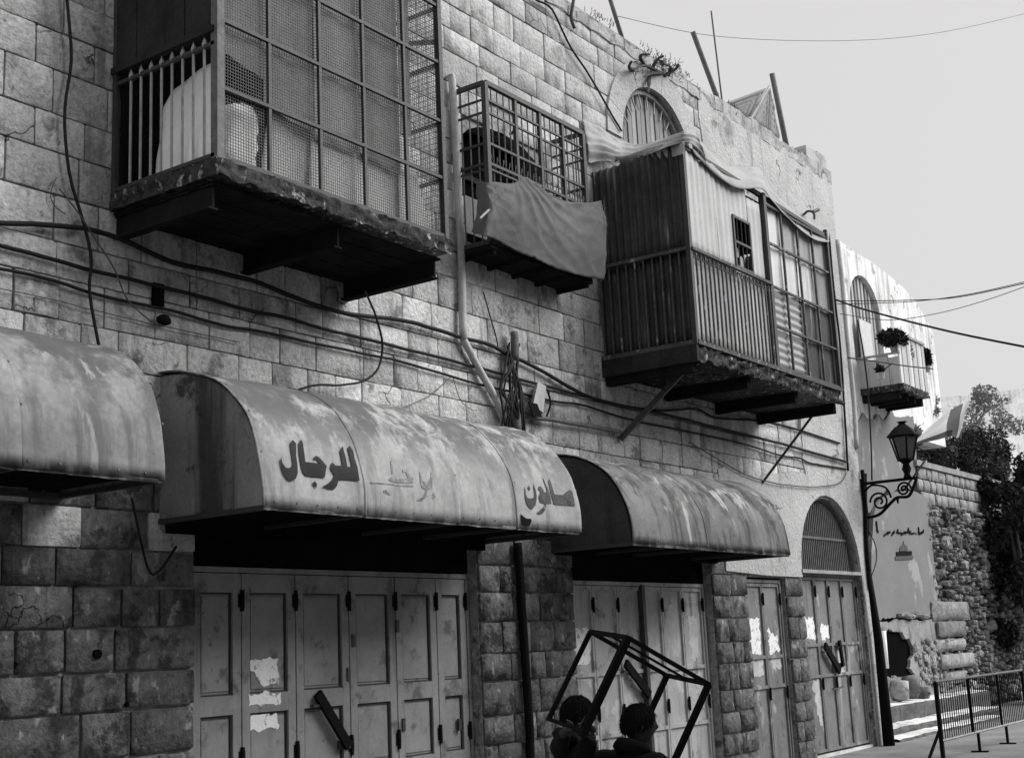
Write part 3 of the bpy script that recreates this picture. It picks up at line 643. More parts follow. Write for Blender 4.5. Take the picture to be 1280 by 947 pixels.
for x in (6.22, 7.52, 8.74):
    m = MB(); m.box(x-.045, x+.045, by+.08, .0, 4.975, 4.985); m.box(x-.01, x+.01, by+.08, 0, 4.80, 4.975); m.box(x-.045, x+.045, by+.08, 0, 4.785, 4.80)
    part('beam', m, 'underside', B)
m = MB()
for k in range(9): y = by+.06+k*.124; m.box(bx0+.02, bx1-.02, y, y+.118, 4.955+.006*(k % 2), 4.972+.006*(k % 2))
part('soffit_or_shade_board', m, 'underside', B)
ZL = [5.15, 5.69, 6.22, 6.78, 7.33, 7.88]; XC = [6.19, 6.70, 7.25, 7.77, 8.30, 8.80]
for k, x in enumerate(XC):
    m = MB(); wd = .07 if k == 0 else (.05 if k == 5 else .028); m.bar((x, by, bz0), (x, by, 7.9), wd, wd, (0, 1, 0)); part('post', m, 'iron_grey' if k == 0 else 'iron', B)
for z_ in ZL:
    m = MB(); m.bar((XC[0], by-.002, z_), (XC[-1], by-.002, z_), .03, .026 if z_ > 5.2 else .045, (0, 0, 1)); part('rail', m, 'iron', B)
def mesh_panel(x0, x1, z0, z1, y, step=.0245, t=.0038):
    m = MB(); n = int((x1-x0)/step)
    for i in range(1, n): x = x0+(x1-x0)*i/n; m.bar((x, y, z0), (x, y, z1), t, t, (0, 1, 0))
    n = int((z1-z0)/step)
    for i in range(1, n): zz = z0+(z1-z0)*i/n; m.bar((x0, y-.003, zz), (x1, y-.003, zz), t, t, (0, 1, 0))
    return m
for i in range(5):
    for j in range(5):
        part('wire_mesh', mesh_panel(XC[i]+.012, XC[i+1]-.012, ZL[j]+.012, ZL[j+1]-.012, by+.02), 'iron_grey', B)
# sheets of cloth and board hung inside the mesh
def wavy(poly, y, amp=.01, seed=0, n=18):
    """closed polygon in (x, z) with 4 corners as a wavy sheet"""
    a, b, c, d = [Vector(p) for p in poly]; m = MB()
    def fn(u, v):
        p = (a*(1-u)+b*u)*(1-v) + (d*(1-u)+c*u)*v
        return (p.x, y + amp*nz(p.x*5+seed, p.y*3) + amp*.6*math.sin(p.x*22+seed), p.y)
    m.grid(fn, n, 10); return m
for poly, mat, y in (([(6.22, 6.02), (6.70, 5.93), (6.70, 7.86), (6.22, 7.86)], 'sheet_grey', -1.095), ([(6.71, 5.72), (7.25, 5.66), (7.25, 7.86), (6.71, 7.86)], 'sheet_grey', -1.085),
                     ([(7.25, 5.62), (7.77, 5.62), (7.77, 7.86), (7.25, 7.86)], 'sheet_mid', -1.09), ([(7.78, 5.66), (8.30, 5.60), (8.30, 7.86), (7.78, 7.86)], 'sheet_grey', -1.08),
                     ([(8.30, 6.00), (8.45, 5.98), (8.45, 7.3), (8.30, 7.3)], 'sheet_grey', -1.09)):
    part('hung_sheet', wavy(poly, y, .012, len(mat)+poly[0][0]), mat, B, True)
for poly, mat, y in (([(6.74, 5.16), (7.28, 5.16), (7.24, 5.86), (6.86, 5.95)], 'sheet_light', -1.02), ([(7.22, 5.16), (7.78, 5.15), (7.76, 5.74), (7.25, 5.80)], 'sheet_light', -1.06),
                     ([(7.76, 5.16), (8.34, 5.15), (8.32, 5.72), (7.80, 5.68)], 'sheet_light', -1.04), ([(8.28, 5.15), (8.72, 5.15), (8.40, 6.0), (8.30, 6.0)], 'sheet_light', -1.07)):
    m = wavy(poly, y, .006, 3+poly[0][0]); part('leaning_board', m, mat, B, True, .012)
# left side: railing with spear bars, dark boards above
for k in range(8):
    y = by + .12 + k*.118; m = MB(); m.tube([(bx0, y, bz0), (bx0, y, 6.02)], .011, 6); m.tube([(bx0, y, 6.02), (bx0, y, 6.05), (bx0, y, 6.10)], [.018, .02, .003], 6); part('railing_bar', m, 'iron_pale', B)
m = MB(); m.bar((bx0, by, 6.02), (bx0, 0, 6.02), .03); m.bar((bx0, by, 5.16), (bx0, 0, 5.16), .03)
m.bar((bx0, -.03, bz0), (bx0, -.03, 7.9), .04, .04); part('side_rail', m, 'iron', B)
m = MB(); m.bar((bx0-.005, by, 6.13), (bx0-.005, 0, 6.13), .06, .05); part('side_beam', m, 'wood_dark', B)
for k in range(4):
    y0 = by+.05+k*.275; m = MB(); m.box(bx0-.01-.006*(k % 2), bx0+.02, y0, y0+.268, 6.16, 7.9); part('side_board', m, 'wood_dark', B)
for k in range(4):                                       # right side: mesh frame
    pass
for y in (by+.02, -.6, -.04):
    m = MB(); m.bar((bx1, y, bz0), (bx1, y, 7.9), .035, .035, (0, 1, 0)); part('post', m, 'iron', B)
for z_ in ZL:
    m = MB(); m.bar((bx1, by, z_), (bx1, 0, z_), .03); part('rail', m, 'iron', B)
m = MB()
for i in range(1, 22): m.bar((bx1, by+i*.052, bz0), (bx1, by+i*.052, 7.85), .004, .004, (0, 1, 0))
for i in range(1, 50): m.bar((bx1, by, bz0+i*.054), (bx1, 0, bz0+i*.054), .004)
part('side_mesh', m, 'iron_grey', B)
m = MB(); m.box(bx1-.05, bx1-.01, -.55, -.2, 5.9, 6.75); part('hung_sheet', m, 'wood_dark', B)
m = MB(); m.box(bx0+.02, bx1-.02, -.10, -.06, 5.14, 7.9); part('dark_backing', m, 'lintel', B)  # near-black backing that darkens the balcony interior
m = MB(); m.bar((bx1+.005, by+.02, 7.0), (bx1+.005, -.02, 7.3), .05, .03); part('brace', m, 'iron', B)
# things stored on the balcony floor
m = MB()
def mat_fn(u, v):
    y = -1.02 + .62*u; zz = bz0+.02 + .80*v*(1 - .10*u**2)
    return (6.30 + .02*math.sin(y*9) + .10*v + .02*nz(y*4, zz*4), y + .015*nz(zz*5, 1), zz - .10*(u > .85)*v*(u-.85)/.15)
m.grid(mat_fn, 14, 14); o = part('mattress', m, 'board_white', None, True, .08); tag(o, 'white mattress standing on edge behind the balcony bars', 'mattress')
m = MB()
def bag_fn(u, v):
    a = 2*math.pi*u; zz = bz0+.02+.60*v; rr = (.15 + .03*nz(v*5, a*.8, 3))*max(0, 1-(2*v-1)**8)**.5 + .006
    q_ = max(abs(math.cos(a)), abs(math.sin(a)))**.6; return (6.55 + rr*.95*math.cos(a)/q_ + .02*nz(a*2, v*6) + .06*v, -.93 + rr*.6*math.sin(a)/q_, zz + .03*nz(math.cos(a), v*5, 4))
m.grid(bag_fn, 18, 14); o = part('sack', m, 'board_white', None, True); tag(o, 'bulging white sack behind the mesh at the balcony corner', 'sack')

# ================================================================ projecting window cage with a hung tarpaulin
G = thing('window_cage', 'dark iron bar cage projecting from a window above the drainpipe', 'window cage', (11.4, 0, 5.6))
cx0, cx1, cy, cz0, cz1 = 10.49, 12.36, -.42, 5.66, 7.38
for x in (cx0, 11.02, 11.48, 11.93, cx1):
    m = MB(); wd = .055 if x in (cx0, cx1) else .04; m.bar((x, cy, cz0), (x, cy, cz1), wd, wd, (0, 1, 0)); part('post', m, 'iron', G)
for z_, wd in ((cz1, .05), (7.20, .022), (7.06, .022), (6.72, .026), (6.50, .03), (6.44, .02), (cz0, .05)):
    m = MB(); m.bar((cx0, cy-.003, z_), (cx1, cy-.003, z_), wd)
    m.bar((cx0, cy, z_), (cx0, 0, z_), wd*.9); m.bar((cx1, cy, z_), (cx1, 0, z_), wd*.9); part('rail', m, 'iron', G)
n = 17
for k in range(1, n):
    x = cx0 + (cx1-cx0)*k/n; m = MB(); m.tube([(x, cy+.004, cz0), (x, cy+.004, cz1)], .008, 5); part('bar', m, 'iron_grey', G)
for x in (cx0, cx1):
    for k in range(1, 4):
        y = cy + .42*k/4; m = MB(); m.tube([(x, y, cz0), (x, y, cz1)], .008, 5); part('bar', m, 'iron_grey', G)
m = MB()
for k in range(n):
    x = cx0 + (cx1-cx0)*(k+.5)/n; m.tube(smoothpts([(x-.04, cy-.01, 6.46), (x-.02, cy-.015, 6.54), (x, cy-.01, 6.60), (x+.02, cy-.015, 6.54), (x+.04, cy-.01, 6.46)], 3), .006, 4)
part('scrollwork', m, 'iron_grey', G)
m = MB(); m.bar((11.0, cy, 7.0), (11.45, -.05, 7.2), .022); part('brace', m, 'iron', G)
m = MB(); m.box(cx0-.02, cx1+.02, cy-.02, -.001, cz0-.07, cz0-.025)
for k in range(5): x = cx0+.06+k*.44; m.box(x-.02, x+.02, cy, 0, cz0-.12, cz0-.071)
part('floor_tray', m, 'underside', G)
tp_top = [P(590, 229, -.30), P(603, 230, -.47)] + [P(a, b_, -.47) for a, b_ in ((614, 229), (636, 231), (652, 223), (668, 234), (687, 248), (709, 254), (736, 254), (746, 252))]
tp_bot = [P(585, 292, -.30), P(600, 296, -.47)] + [P(a, b_, -.47) for a, b_ in ((614, 299), (639, 313), (660, 322), (680, 331), (706, 341), (726, 346), (744, 349), (752, 350))]
T1, T2 = smoothpts(tp_top, 6), smoothpts(tp_bot, 6)
m = MB()
def tarp(u, v):
    k = u*(len(T1)-1); i = min(int(k), len(T1)-2); t = k-i; a = T1[i].lerp(T1[i+1], t); b_ = T2[i].lerp(T2[i+1], t); p = a.lerp(b_, v)
    s = u*6 - v*2.2
    fold = .022*nz(u*3.2, v*1.4, 2) + .006*nz(u*18, v*8); tri = 0
    for tu, tv, am, kk, ph in ((.36, -.12, .040, 10, .4), (.05, -.05, .022, 7, 1.0), (1.02, -.1, .034, 9, 2.0), (.70, -.5, .018, 14, .7)):
        du, dv = (u-tu)*1.9, v-tv; rr_ = math.hypot(du, dv); an = math.atan2(du, dv); sw = math.sin(an*kk+ph+.5*nz(u*2, v*2, kk)); tri += am*(1-abs(sw))**1.6*min(1, rr_*2.5)*math.exp(-(rr_/.75)**2)
    bulge = .06*math.sin(math.pi*v)
    return p + Vector((0, -(fold+tri+bulge)-.03 - .010*(1-abs(nz(u*5-v*2.5, v*2, 3)))**6 - .006*(1-abs(nz(u*9+v*4, v*3, 9)))**8, .012*nz(u*40, 1)*(v > .97)))
m.grid(tarp, 90, 36); o = part('tarpaulin', m, 'cloth_grey', None, True, .006); tag(o, 'grey tarpaulin tied across the lower front of the window cage', 'tarpaulin')
m = MB(); m.tube([P(600, 273, -.58), P(634, 240, -.52)], .012, 6); tag(part('stick', m, 'iron_pale', None), 'short pale stick tucked under the tarpaulin edge', 'stick')

# ================================================================ corrugated balcony (right)
K = thing('enclosed_balcony', 'boxed-in balcony of corrugated sheets and window grids, right of the cage', 'balcony', (15.4, 0, 4.7))
kx0, kx1, ky, kz0, kz1 = 13.22, 17.45, -1.22, 4.95, 7.28
kp = 15.37
part('slab', rough_slab(kx0+.02, kx1-.02, ky-.03, 0, 4.72, 4.90, .045, 9), 'concrete_rough', K, True)
for x in (13.3, 14.7, 16.1, 17.38):
    m = MB(); m.box(x-.05, x+.05, ky+.06, 0, 4.60, 4.735); part('beam', m, 'underside', K)
m = MB(); m.box(kx0-.03, kx0+.02, ky-.04, 0, 4.70, 4.90); part('side_fascia', m, 'wood_dark', K)
m = MB(); m.bar((kx0, ky-.03, 4.92), (kx1, ky-.03, 4.92), .06, .05); m.bar((kx0-.0, ky, 4.925), (kx0, 0, 4.925), .05, .05); part('floor_rail', m, 'rail_metal', K)
def corr(p0, p1, z0, z1, nrm, pitch=.095, amp=.02, sag=0):
    p0 = Vector(p0); p1 = Vector(p1); L = (p1-p0).length; n = int(L/pitch*8); m = MB(); nrm = Vector(nrm)
    def fn(u, v):
        p = p0.lerp(p1, u); k = amp*math.sin(2*math.pi*u*L/pitch) + .008*nz(u*5, v*3, pitch*9)
        return (p.x+nrm.x*k, p.y+nrm.y*k, z0+(z1-z0)*v - sag*v*u)
    m.grid(fn, n, 6); return m
part('corrugated_sheet', corr((kx0, ky+.02, 0), (kx0, -.60, 0), 6.0, kz1-.0, (-1, 0, 0)), 'corrugated_dark', K, True, .004)
part('corrugated_sheet', corr((kx0+.012, -.62, 0), (kx0+.012, -.0, 0), 5.97, kz1-.03, (-1, 0, 0)), 'corrugated_dark', K, True, .004)
part('corrugated_sheet', corr((kx0+.05, ky+.04, 0), (kx0+.05, 0, 0), 4.95, 6.02, (-1, 0, 0), .12, .024), 'corrugated_dark', K, True, .004)
for k in range(10):
    y = ky+.1+k*.118; m = MB(); m.bar((kx0-.03, y, 4.95), (kx0-.03, y, 6.0), .018, .018, (0, 1, 0)); part('railing_bar', m, 'rail_metal', K)
m = MB(); m.bar((kx0-.035, ky, 6.02), (kx0-.035, 0, 6.02), .045, .04); part('handrail', m, 'rail_metal', K)
# front: pale seamed sheets above a railing, small barred opening
wx0, wx1, wz0, wz1 = 14.47, 14.93, 6.08, 6.72
sx = [kx0+.02, 13.62, 14.02, wx0, wx1, 15.33]
def pale(x0, x1, z0, z1, k, lean=0):
    m = MB()
    def fn(u, v):
        x = x0+(x1-x0)*u; return (x, ky + .004*(k % 2) + .007*nz(x*3, v*2, k) + .006*math.sin(x*46), z0+(z1-z0)*v)
    m.grid(fn, 26, 8); return m
for k, (a, b_) in enumerate(zip(sx[:-1], sx[1:])):
    if abs(a-wx0) < .01:
        part('pale_sheet', pale(a, b_, 6.0, wz0, k), 'sheet_pale', K, True, .006); part('pale_sheet', pale(a, b_, wz1, kz1-.10, k), 'sheet_pale', K, True, .006)
    else: part('pale_sheet', pale(a, b_, 6.0, kz1-.02-.045*k, k), 'sheet_pale', K, True, .006)
m = MB(); m.box(wx0, wx1, ky+.10, ky+.12, wz0, wz1); WO = part('barred_opening', m, 'void', K)
m = MB()
for x in (wx0, wx1): m.bar((x, ky-.006, wz0-.02), (x, ky-.006, wz1+.02), .035, .03, (0, 1, 0))
for z_ in (wz0, (wz0+wz1)/2, wz1): m.bar((wx0, ky-.007, z_), (wx1, ky-.007, z_), .03)
part('window_frame', m, 'iron', WO)
for k in range(1, 4):
    x = wx0+(wx1-wx0)*k/4; m = MB(); m.tube([(x, ky-.004, wz0), (x, ky-.004, wz1)], .008, 5); part('window_bar', m, 'iron', WO)
for x, z_, s in ((14.55, 6.18, .09), (14.66, 6.30, .07), (14.60, 6.45, .06), (14.78, 6.2, .06)):
    m = MB(); m.prism(torn([(x-s, z_-s), (x+s, z_-s*.8), (x+s*.7, z_+s), (x-s*.8, z_+s)], ky+.06, x*9, .02, .04), (0, .012, 0)); part('rag', m, 'sheet_pale', WO)
part('pale_sheet', pale(kx0+.02, 14.3, 4.95, 6.0, 7), 'sheet_pale', K, True, .006); part('pale_sheet', pale(14.3, 15.33, 4.95, 5.99, 8), 'sheet_light', K, True, .006)
n = 19
for k in range(n):
    x = kx0+.05+(kp-kx0-.1)*(k+.5)/n; m = MB(); m.bar((x, ky-.05, 4.93), (x, ky-.05, 5.98), .020, .020, (0, 1, 0)); part('railing_bar', m, 'rail_metal', K)
m = MB(); m.bar((kx0, ky-.05, 6.02), (kp, ky-.05, 6.02), .045, .035); part('handrail', m, 'rail_metal', K)
m = MB()
for k in range(n*2):
    x = kx0+.04+(kp-kx0-.1)*(k+.5)/n/2
    m.tube([(x+.026*math.cos(a), ky-.05, 5.96-.03+.026*math.sin(a)) for a in np.linspace(0, 2*math.pi, 7)], .007, 4, False)
part('scrollwork', m, 'rail_metal', K)
for x, wd in ((kx0, .06), (kp, .075), (kx1, .05)):
    m = MB(); m.bar((x, ky-.02, 4.9), (x, ky-.02, kz1+(.02 if x < 14 else -.04)), wd, wd, (0, 1, 0)); part('post', m, 'iron', K)
m = MB(); m.bar((kx0, ky, kz1), (kx1, ky, kz1-.12), .05); part('top_rail', m, 'iron', K)
# window grid of four by four panes
gx = [kp+.04+(kx1-kp-.06)*i/4 for i in range(5)]; gzz = [4.96, 5.50, 6.02, 6.60, 7.12]
for i in range(1, 4):
    m = MB(); m.bar((gx[i], ky-.015, 4.95), (gx[i], ky-.015, 7.14), .028, .028, (0, 1, 0)); part('grid_bar', m, 'rail_metal', K)
for z_ in gzz:
    m = MB(); m.bar((gx[0], ky-.018, z_), (gx[-1], ky-.018, z_), .03, .028); part('grid_bar', m, 'rail_metal', K)
for i in range(4):
    for j in range(4):
        mat = ('sheet_mid', 'sheet_mid', 'sheet_light', 'sheet_light')[j] if i < 3 else ('wood_dark', 'sheet_grey', 'sheet_grey', 'sheet_grey')[j]
        if j == 3 and i > 0: mat = 'sheet_mid'
        if j < 2 and i >= 2: mat = 'corrugated_dark'
        if j < 2 and i < 2:
            m = MB(); 
            def cf(u, v, i=i, j=j):
                zz = gzz[j]+(gzz[j+1]-gzz[j])*v; return (gx[i]+(gx[i+1]-gx[i])*u, ky+.03+.012*math.sin(zz*62), zz)
            m.grid(cf, 2, 40)
        else: m = wavy([(gx[i], gzz[j]), (gx[i+1], gzz[j]), (gx[i+1], gzz[j+1]), (gx[i], gzz[j+1])], ky+.03, .008, i*3+j)
        part('pane', m, mat, K, True)
m = MB(); m.box(kx1-.02, kx1+.01, ky, 0, 4.92, 7.1); part('end_sheet', m, 'sheet_grey', K)
m = MB(); m.box(kx0+.05, kx1-.03, ky+.08, -.02, 4.905, 4.93); part('roof_boards', m, 'wood_dark', K); m = MB(); m.box(kx0+.05, kx1-.05, ky+.05, -.01, 7.12, 7.15); part('floor_boards', m, 'wood_dark', K)
# struts below
m = MB(); m.bar(P(775, 549, -.02), P(852, 466, -.75), .07, .06); tag(part('strut', m, 'iron', None), 'thick diagonal strut under the left end of the corrugated balcony', 'strut')
m = MB(); m.bar(P(953, 603, -.02), P(1024, 508, -.8), .035, .035); tag(part('strut', m, 'iron', None), 'thin dark rod under the right end of the corrugated balcony', 'rod')
# cloth thrown over the roof of the balcony
def drape(top, bot, name, mat, label, folds=.03, nfold=5, nu=60, nv=20, bul=.05, phase=0):
    A, Bq = smoothpts(top, 6), smoothpts(bot, 6); m = MB()
    def at(q, u):
        k = u*(len(q)-1); i = min(int(k), len(q)-2); return q[i].lerp(q[i+1], k-i)
    def fn(u, v):
        p = at(A, u).lerp(at(Bq, u), v); k = folds*1.6*nz(v*nfold*1.7+u*.8, u*1.3, phase+3) + folds*1.0*nz(v*nfold*4+u*1.5, u*2.2, phase+8) + folds*.4*nz(u*14, v*9, phase) + folds*.5*(1-abs(nz(u*8-v*3, v*5, phase)))**3 + bul*math.sin(math.pi*v)
        return p + Vector((-k*.6, -k*.8, k*.25))
    m.grid(fn, nu, nv); o = part(name, m, mat, None, True, .008); return tag(o, label, 'cloth')
drape([P(727, 150, -.02), P(750, 160, -.05), P(775, 178, -.10), P(800, 182, -.3), P(830, 174, -.8), P(850, 167, -1.24), P(866, 165, -1.24), P(872, 182, -1.22)],
      [P(736, 205, -.02), P(752, 203, -.1), P(772, 204, -.3), P(795, 199, -.6), P(822, 190, -.95), P(852, 180, -1.27), P(872, 188, -1.27), P(882, 205, -1.26)],
      'cloth', 'cloth_pale', 'pale cloth swagged over the top of the corrugated left side', .035, 3, bul=.04)
drape([P(768, 203, -.33), P(790, 193, -.55), P(815, 185, -.85), P(836, 179, -1.05), P(853, 176, -1.28)],
      [P(775, 206, -.36), P(800, 203, -.62), P(822, 200, -.9), P(840, 197, -1.1), P(853, 194, -1.30)],
      'cloth', 'cloth_pale', 'small folded cloth hanging over the corner of the corrugated sheets', .02, 2, 40, 12, .05, 1.0)
drape([P(862, 165, -1.1), P(880, 182, -1.05), P(905, 205, -1.0), P(928, 208, -.98), P(948, 210, -.98), P(960, 232, -1.0), P(985, 258, -1.0), P(1012, 278, -1.0), P(1034, 284, -1.0)],
      [P(866, 188, -1.27), P(882, 206, -1.27), P(905, 226, -1.28), P(925, 236, -1.30), P(952, 236, -1.32), P(966, 252, -1.28), P(988, 276, -1.27), P(1015, 298, -1.27), P(1036, 303, -1.27)],
      'cloth', 'cloth_pale', 'long pale cloth sagging along the roof edge of the corrugated balcony', .025, 2, 80, 14, .03, 2.0)

# loose sticks stored in the caged balcony
m = MB(); m.tube([P(445, 252, -1.0), P(485, 172, -1.0)], .008, 5); tag(part('stick', m, 'iron', None), 'long thin stick leaning steeply inside the caged balcony', 'stick')
m = MB(); m.tube([P(456, 251, -1.0), P(500, 232, -1.0)], .006, 5); tag(part('stick', m, 'iron', None), 'short flat-lying thin stick inside the caged balcony', 'stick')

# ================================================================ cables, pipes and fittings on the facade
def run(name, pts, r, mat, label, cat, y=-.045, k=4, n=6, wob=.006):
    q = []
    for p in pts:
        q.append(P(p[0], p[1], p[2] if len(p) > 2 else y))
    s = smoothpts(q, k); s = [p + Vector((0, wob*nz(p.x*4, p.z*4, r*50), wob*nz(p.x*5, 3, p.z))) for p in s]
    m = MB(); m.tube(s, r, n); return tag(part(name, m, mat, None, True), label, cat)
run('cable', [(-12, 279), (0, 279), (53, 281), (87, 284), (111, 287), (148, 297), (190, 317), (224, 330), (264, 338), (316, 351), (335, 358), (366, 371), (404, 384), (433, 392), (465, 396), (507, 401), (539, 410), (579, 422), (613, 431), (636, 444), (651, 450), (673, 461), (711, 483), (742, 498), (777, 507), (808, 513), (860, 525), (894, 534), (964, 551), (1011, 564), (1058, 577)], .020, 'cable', 'thick topmost black cable running the whole length of the stone wall', 'cable', -.055)
run('cable', [(-12, 304), (0, 307), (53, 321), (106, 336), (148, 345), (185, 355), (238, 367), (277, 378), (320, 390), (353, 396), (417, 414), (486, 431), (566, 451), (619, 465), (649, 474), (693, 485), (755, 501), (790, 509), (830, 513), (870, 511), (895, 522), (940, 525), (985, 533), (1050, 554)], .016, 'cable', 'second black cable from the top along the stone wall', 'cable', -.04)
run('cable', [(-12, 333), (0, 336), (53, 347), (111, 365), (164, 378), (222, 390), (277, 406), (320, 413), (380, 426), (473, 446), (499, 451), (566, 471), (627, 487), (649, 491), (689, 501), (724, 505), (760, 516), (800, 527), (870, 541), (931, 555), (976, 569), (999, 572), (1011, 578), (1027, 581), (1058, 586)], .013, 'cable', 'lowest long black cable along the stone wall', 'cable', -.035)
run('cable', [(-10, 360), (0, 361), (50, 371), (95, 382), (140, 393), (190, 405), (240, 415), (300, 428)], .004, 'cable_grey', 'faint thin wire along the wall just above the left awnings', 'wire', -.03)
run('cable', [(83, -14), (84, 0), (89, 76), (81, 137), (86, 213), (106, 284), (114, 324), (112, 365), (124, 436)], .013, 'cable', 'black cable hanging down the wall at the far left', 'cable', -.06)
run('cable', [(70, 222), (63, 243), (69, 258), (82, 268)], .004, 'cable_grey', 'small thin loop of wire beside the far left cable', 'wire', -.03)
run('cable', [(74, 236), (95, 262), (118, 297), (143, 336), (160, 375), (190, 403)], .006, 'cable_grey', 'thin slanting wire crossing the long cables at the left', 'wire', -.075)
run('cable', [(456, 362, -.5), (459, 370, -.4), (470, 396, -.2), (478, 431, -.09), (473, 460, -.08), (454, 476, -.08), (427, 481, -.09), (396, 481, -.12), (373, 487, -.16)], .011, 'cable', 'black cable looping from under the caged balcony to the lettered awning', 'cable', n=8)
run('cable', [(664, -12), (670, 0), (690, 12), (714, 60), (738, 96), (758, 132), (777, 164)], .014, 'cable', 'black cable slanting down the upper wall to the arched window', 'cable', -.05)
run('cable', [(165, 622, -.4), (176, 677, -.15), (188, 715, -.08), (202, 709, -.07), (220, 683, -.05)], .010, 'cable', 'drooping cable on the wall between the two left awnings', 'cable')
run('cable', [(604, 365), (612, 392), (620, 420), (623, 438)], .007, 'cable', 'short dark wire hanging below the window cage', 'wire', -.05)
run('cable', [(566, 470), (576, 500), (590, 512), (596, 512)], .004, 'cable_grey', 'thin looped wire above the middle of the lettered awning', 'wire', -.03)
run('cable', [(563, 472), (540, 492), (510, 507), (492, 511)], .004, 'cable_grey', 'thin slack wire slanting to the lettered awning top', 'wire', -.03)
run('cable', [(862, 552), (878, 562), (905, 578), (930, 592), (957, 601), (985, 606), (1020, 608), (1050, 603), (1058, 590)], .009, 'cable_grey', 'sagging grey cable just above the streaked awning', 'cable', -.05)
run('conduit', [(652, 519), (700, 526), (740, 533), (776, 540)], .028, 'iron_grey', 'rusty horizontal conduit below the floodlight', 'pipe', -.07)
run('drainpipe', [(563, 92), (566, 112), (572, 230), (577, 340), (579, 424)], .040, 'pipe_pale', 'pale vertical drainpipe left of the window cage', 'drainpipe', -.06, n=10)
run('drainpipe', [(579, 424), (584, 433), (604, 470), (622, 503), (632, 524)], .038, 'pipe_pale', 'pale slanting lower section of the drainpipe', 'drainpipe', -.06, n=10)
run('stub_pipe', [(643, 415), (644, 450)], .044, 'iron_grey', 'stub of upright pipe above the cable bundle', 'pipe', -.1, n=10)
run('stub_pipe', [(645, 500), (646, 540)], .05, 'iron_grey', 'short pipe end entering the lettered awning', 'pipe', -.09, n=10)
bnd = thing('cable_bundle', 'tangle of black cables around the stub pipe by the floodlight', 'cables', tuple(P(640, 480, -.1)))
br = random.Random(2)
for k in range(11):
    x0 = br.uniform(626, 650); x1 = br.uniform(622, 656); xm = br.uniform(624, 652)
    m = MB(); m.tube(smoothpts([P(x0, br.uniform(428, 452), -.06), P((x0+xm)/2, 462, -.13), P(xm, 485, -.12), P((xm+x1)/2, 508, -.14), P(x1, br.uniform(525, 540), -.1)], 4), br.uniform(.009, .018), 6)
    part('cable', m, 'cable', bnd, True)
m = MB(); m.tube(smoothpts([P(652, 520, -.1), P(656, 540, -.1), P(659, 555, -.1)]), .015); part('cable', m, 'cable', bnd, True)
# floodlight box
fl = thing('floodlight', 'small pale box floodlight on the wall above the conduit', 'floodlight', tuple(P(678, 500, 0)))
c = P(677, 497, -.17)
m = MB(); m.prism([(c.x-.17, c.y, c.z-.10), (c.x-.05, c.y, c.z+.17), (c.x+.10, c.y, c.z+.14), (c.x+.02, c.y, c.z-.16)], (.12, .14, -.02)); part('housing', m, 'pipe_pale', fl)
m = MB(); m.prism([(c.x-.26, c.y-.01, c.z-.08), (c.x-.10, c.y-.01, c.z-.08), (c.x-.02, c.y-.01, c.z-.22), (c.x-.18, c.y-.01, c.z-.22)], (.05, .05, .02)); part('lens', m, 'black_metal', fl)
m = MB(); m.tube(smoothpts([(c.x+.15, c.y+.02, c.z+.1), (c.x+.24, c.y+.05, c.z-.03), (c.x+.2, c.y+.1, c.z-.2)]), .012); m.bar((c.x, c.y+.1, c.z), (c.x, 0, c.z-.05), .03); part('bracket', m, 'cable', fl)
# dark downpipe between the two shop doors, corner pipes
run('downpipe', [(647, 678), (650, 720), (655, 800), (661, 890), (664, 960)], .045, 'black_metal', 'black downpipe on the wall between the two wide shop doors', 'downpipe', -.06, n=8)
run('cable', [(1036, 292), (1042, 360), (1050, 430), (1056, 520), (1060, 588)], .018, 'cable', 'black cable down the right corner of the stone house', 'cable', -.05)
run('corner_pipe', [(1046, 300), (1052, 352), (1058, 420), (1066, 497), (1070, 560)], .05, 'pipe_pale', 'pale pipe down the right corner of the stone house', 'pipe', -.02, n=10)
run('corner_pipe', [(1081, 592, -.05), (1083, 680, -.05), (1088, 735, -.05)], .035, 'black_metal', 'black conduit under the lamp bracket at the house corner', 'pipe')
m = MB(); m.tube([P(1086, 715, -.12), P(1098, 800, -.13), P(1113, 947, -.14)], [.04, .07, .095], 10); tag(part('corner_post', m, 'black_metal', None, True), 'thick black leaning pole at the foot of the house corner', 'pole')
run('cable', [(1084, 660), (1094, 680), (1095, 700), (1089, 722)], .010, 'cable', 'loose black cable loop below the lamp bracket', 'cable', -.08)
# small fittings and holes
m = MB(); m.box(*[v for v in (P(196, 362, 0).x-.05, P(196, 362, 0).x+.05, -.03, .02, P(196, 378, 0).z-.03, P(196, 355, 0).z)]); tag(part('wall_vent', m, 'void', None), 'small dark slot in the wall under the caged balcony', 'vent')
m = MB(); q = P(205, 400, -.06); 
def lump(u, v):
    a = 2*math.pi*u; b_ = math.pi*v; r_ = .055*(1+.25*nz(math.cos(a)*2, math.sin(a)*2, v*4)); return (q.x+r_*1.2*math.sin(b_)*math.cos(a), q.y+r_*.8*math.sin(b_)*math.sin(a), q.z+r_*.75*math.cos(b_))
m.grid(lump, 12, 8); m.bar((q.x, q.y, q.z), (q.x, 0, q.z), .03); tag(part('junction_knob', m, 'black_metal', None, True), 'black lump of a fitting just below the wall slot', 'fitting')
for px, py, s, lb in ((123, 817, .035, 'dark bolt hole in the lower left stonework'), (160, 880, .015, 'tiny dark hole low in the left stonework')):
    q = P(px, py, -.03); m = MB(); m.prism([(q.x+s*(1+.3*nz(a*3, px))*math.cos(a), q.y, q.z+s*(1+.3*nz(a*2, py))*math.sin(a)) for a in np.linspace(0, 2*math.pi, 9)[:-1]], (0, .03, 0)); tag(part('bolt', m, 'void', None), lb, 'hole')
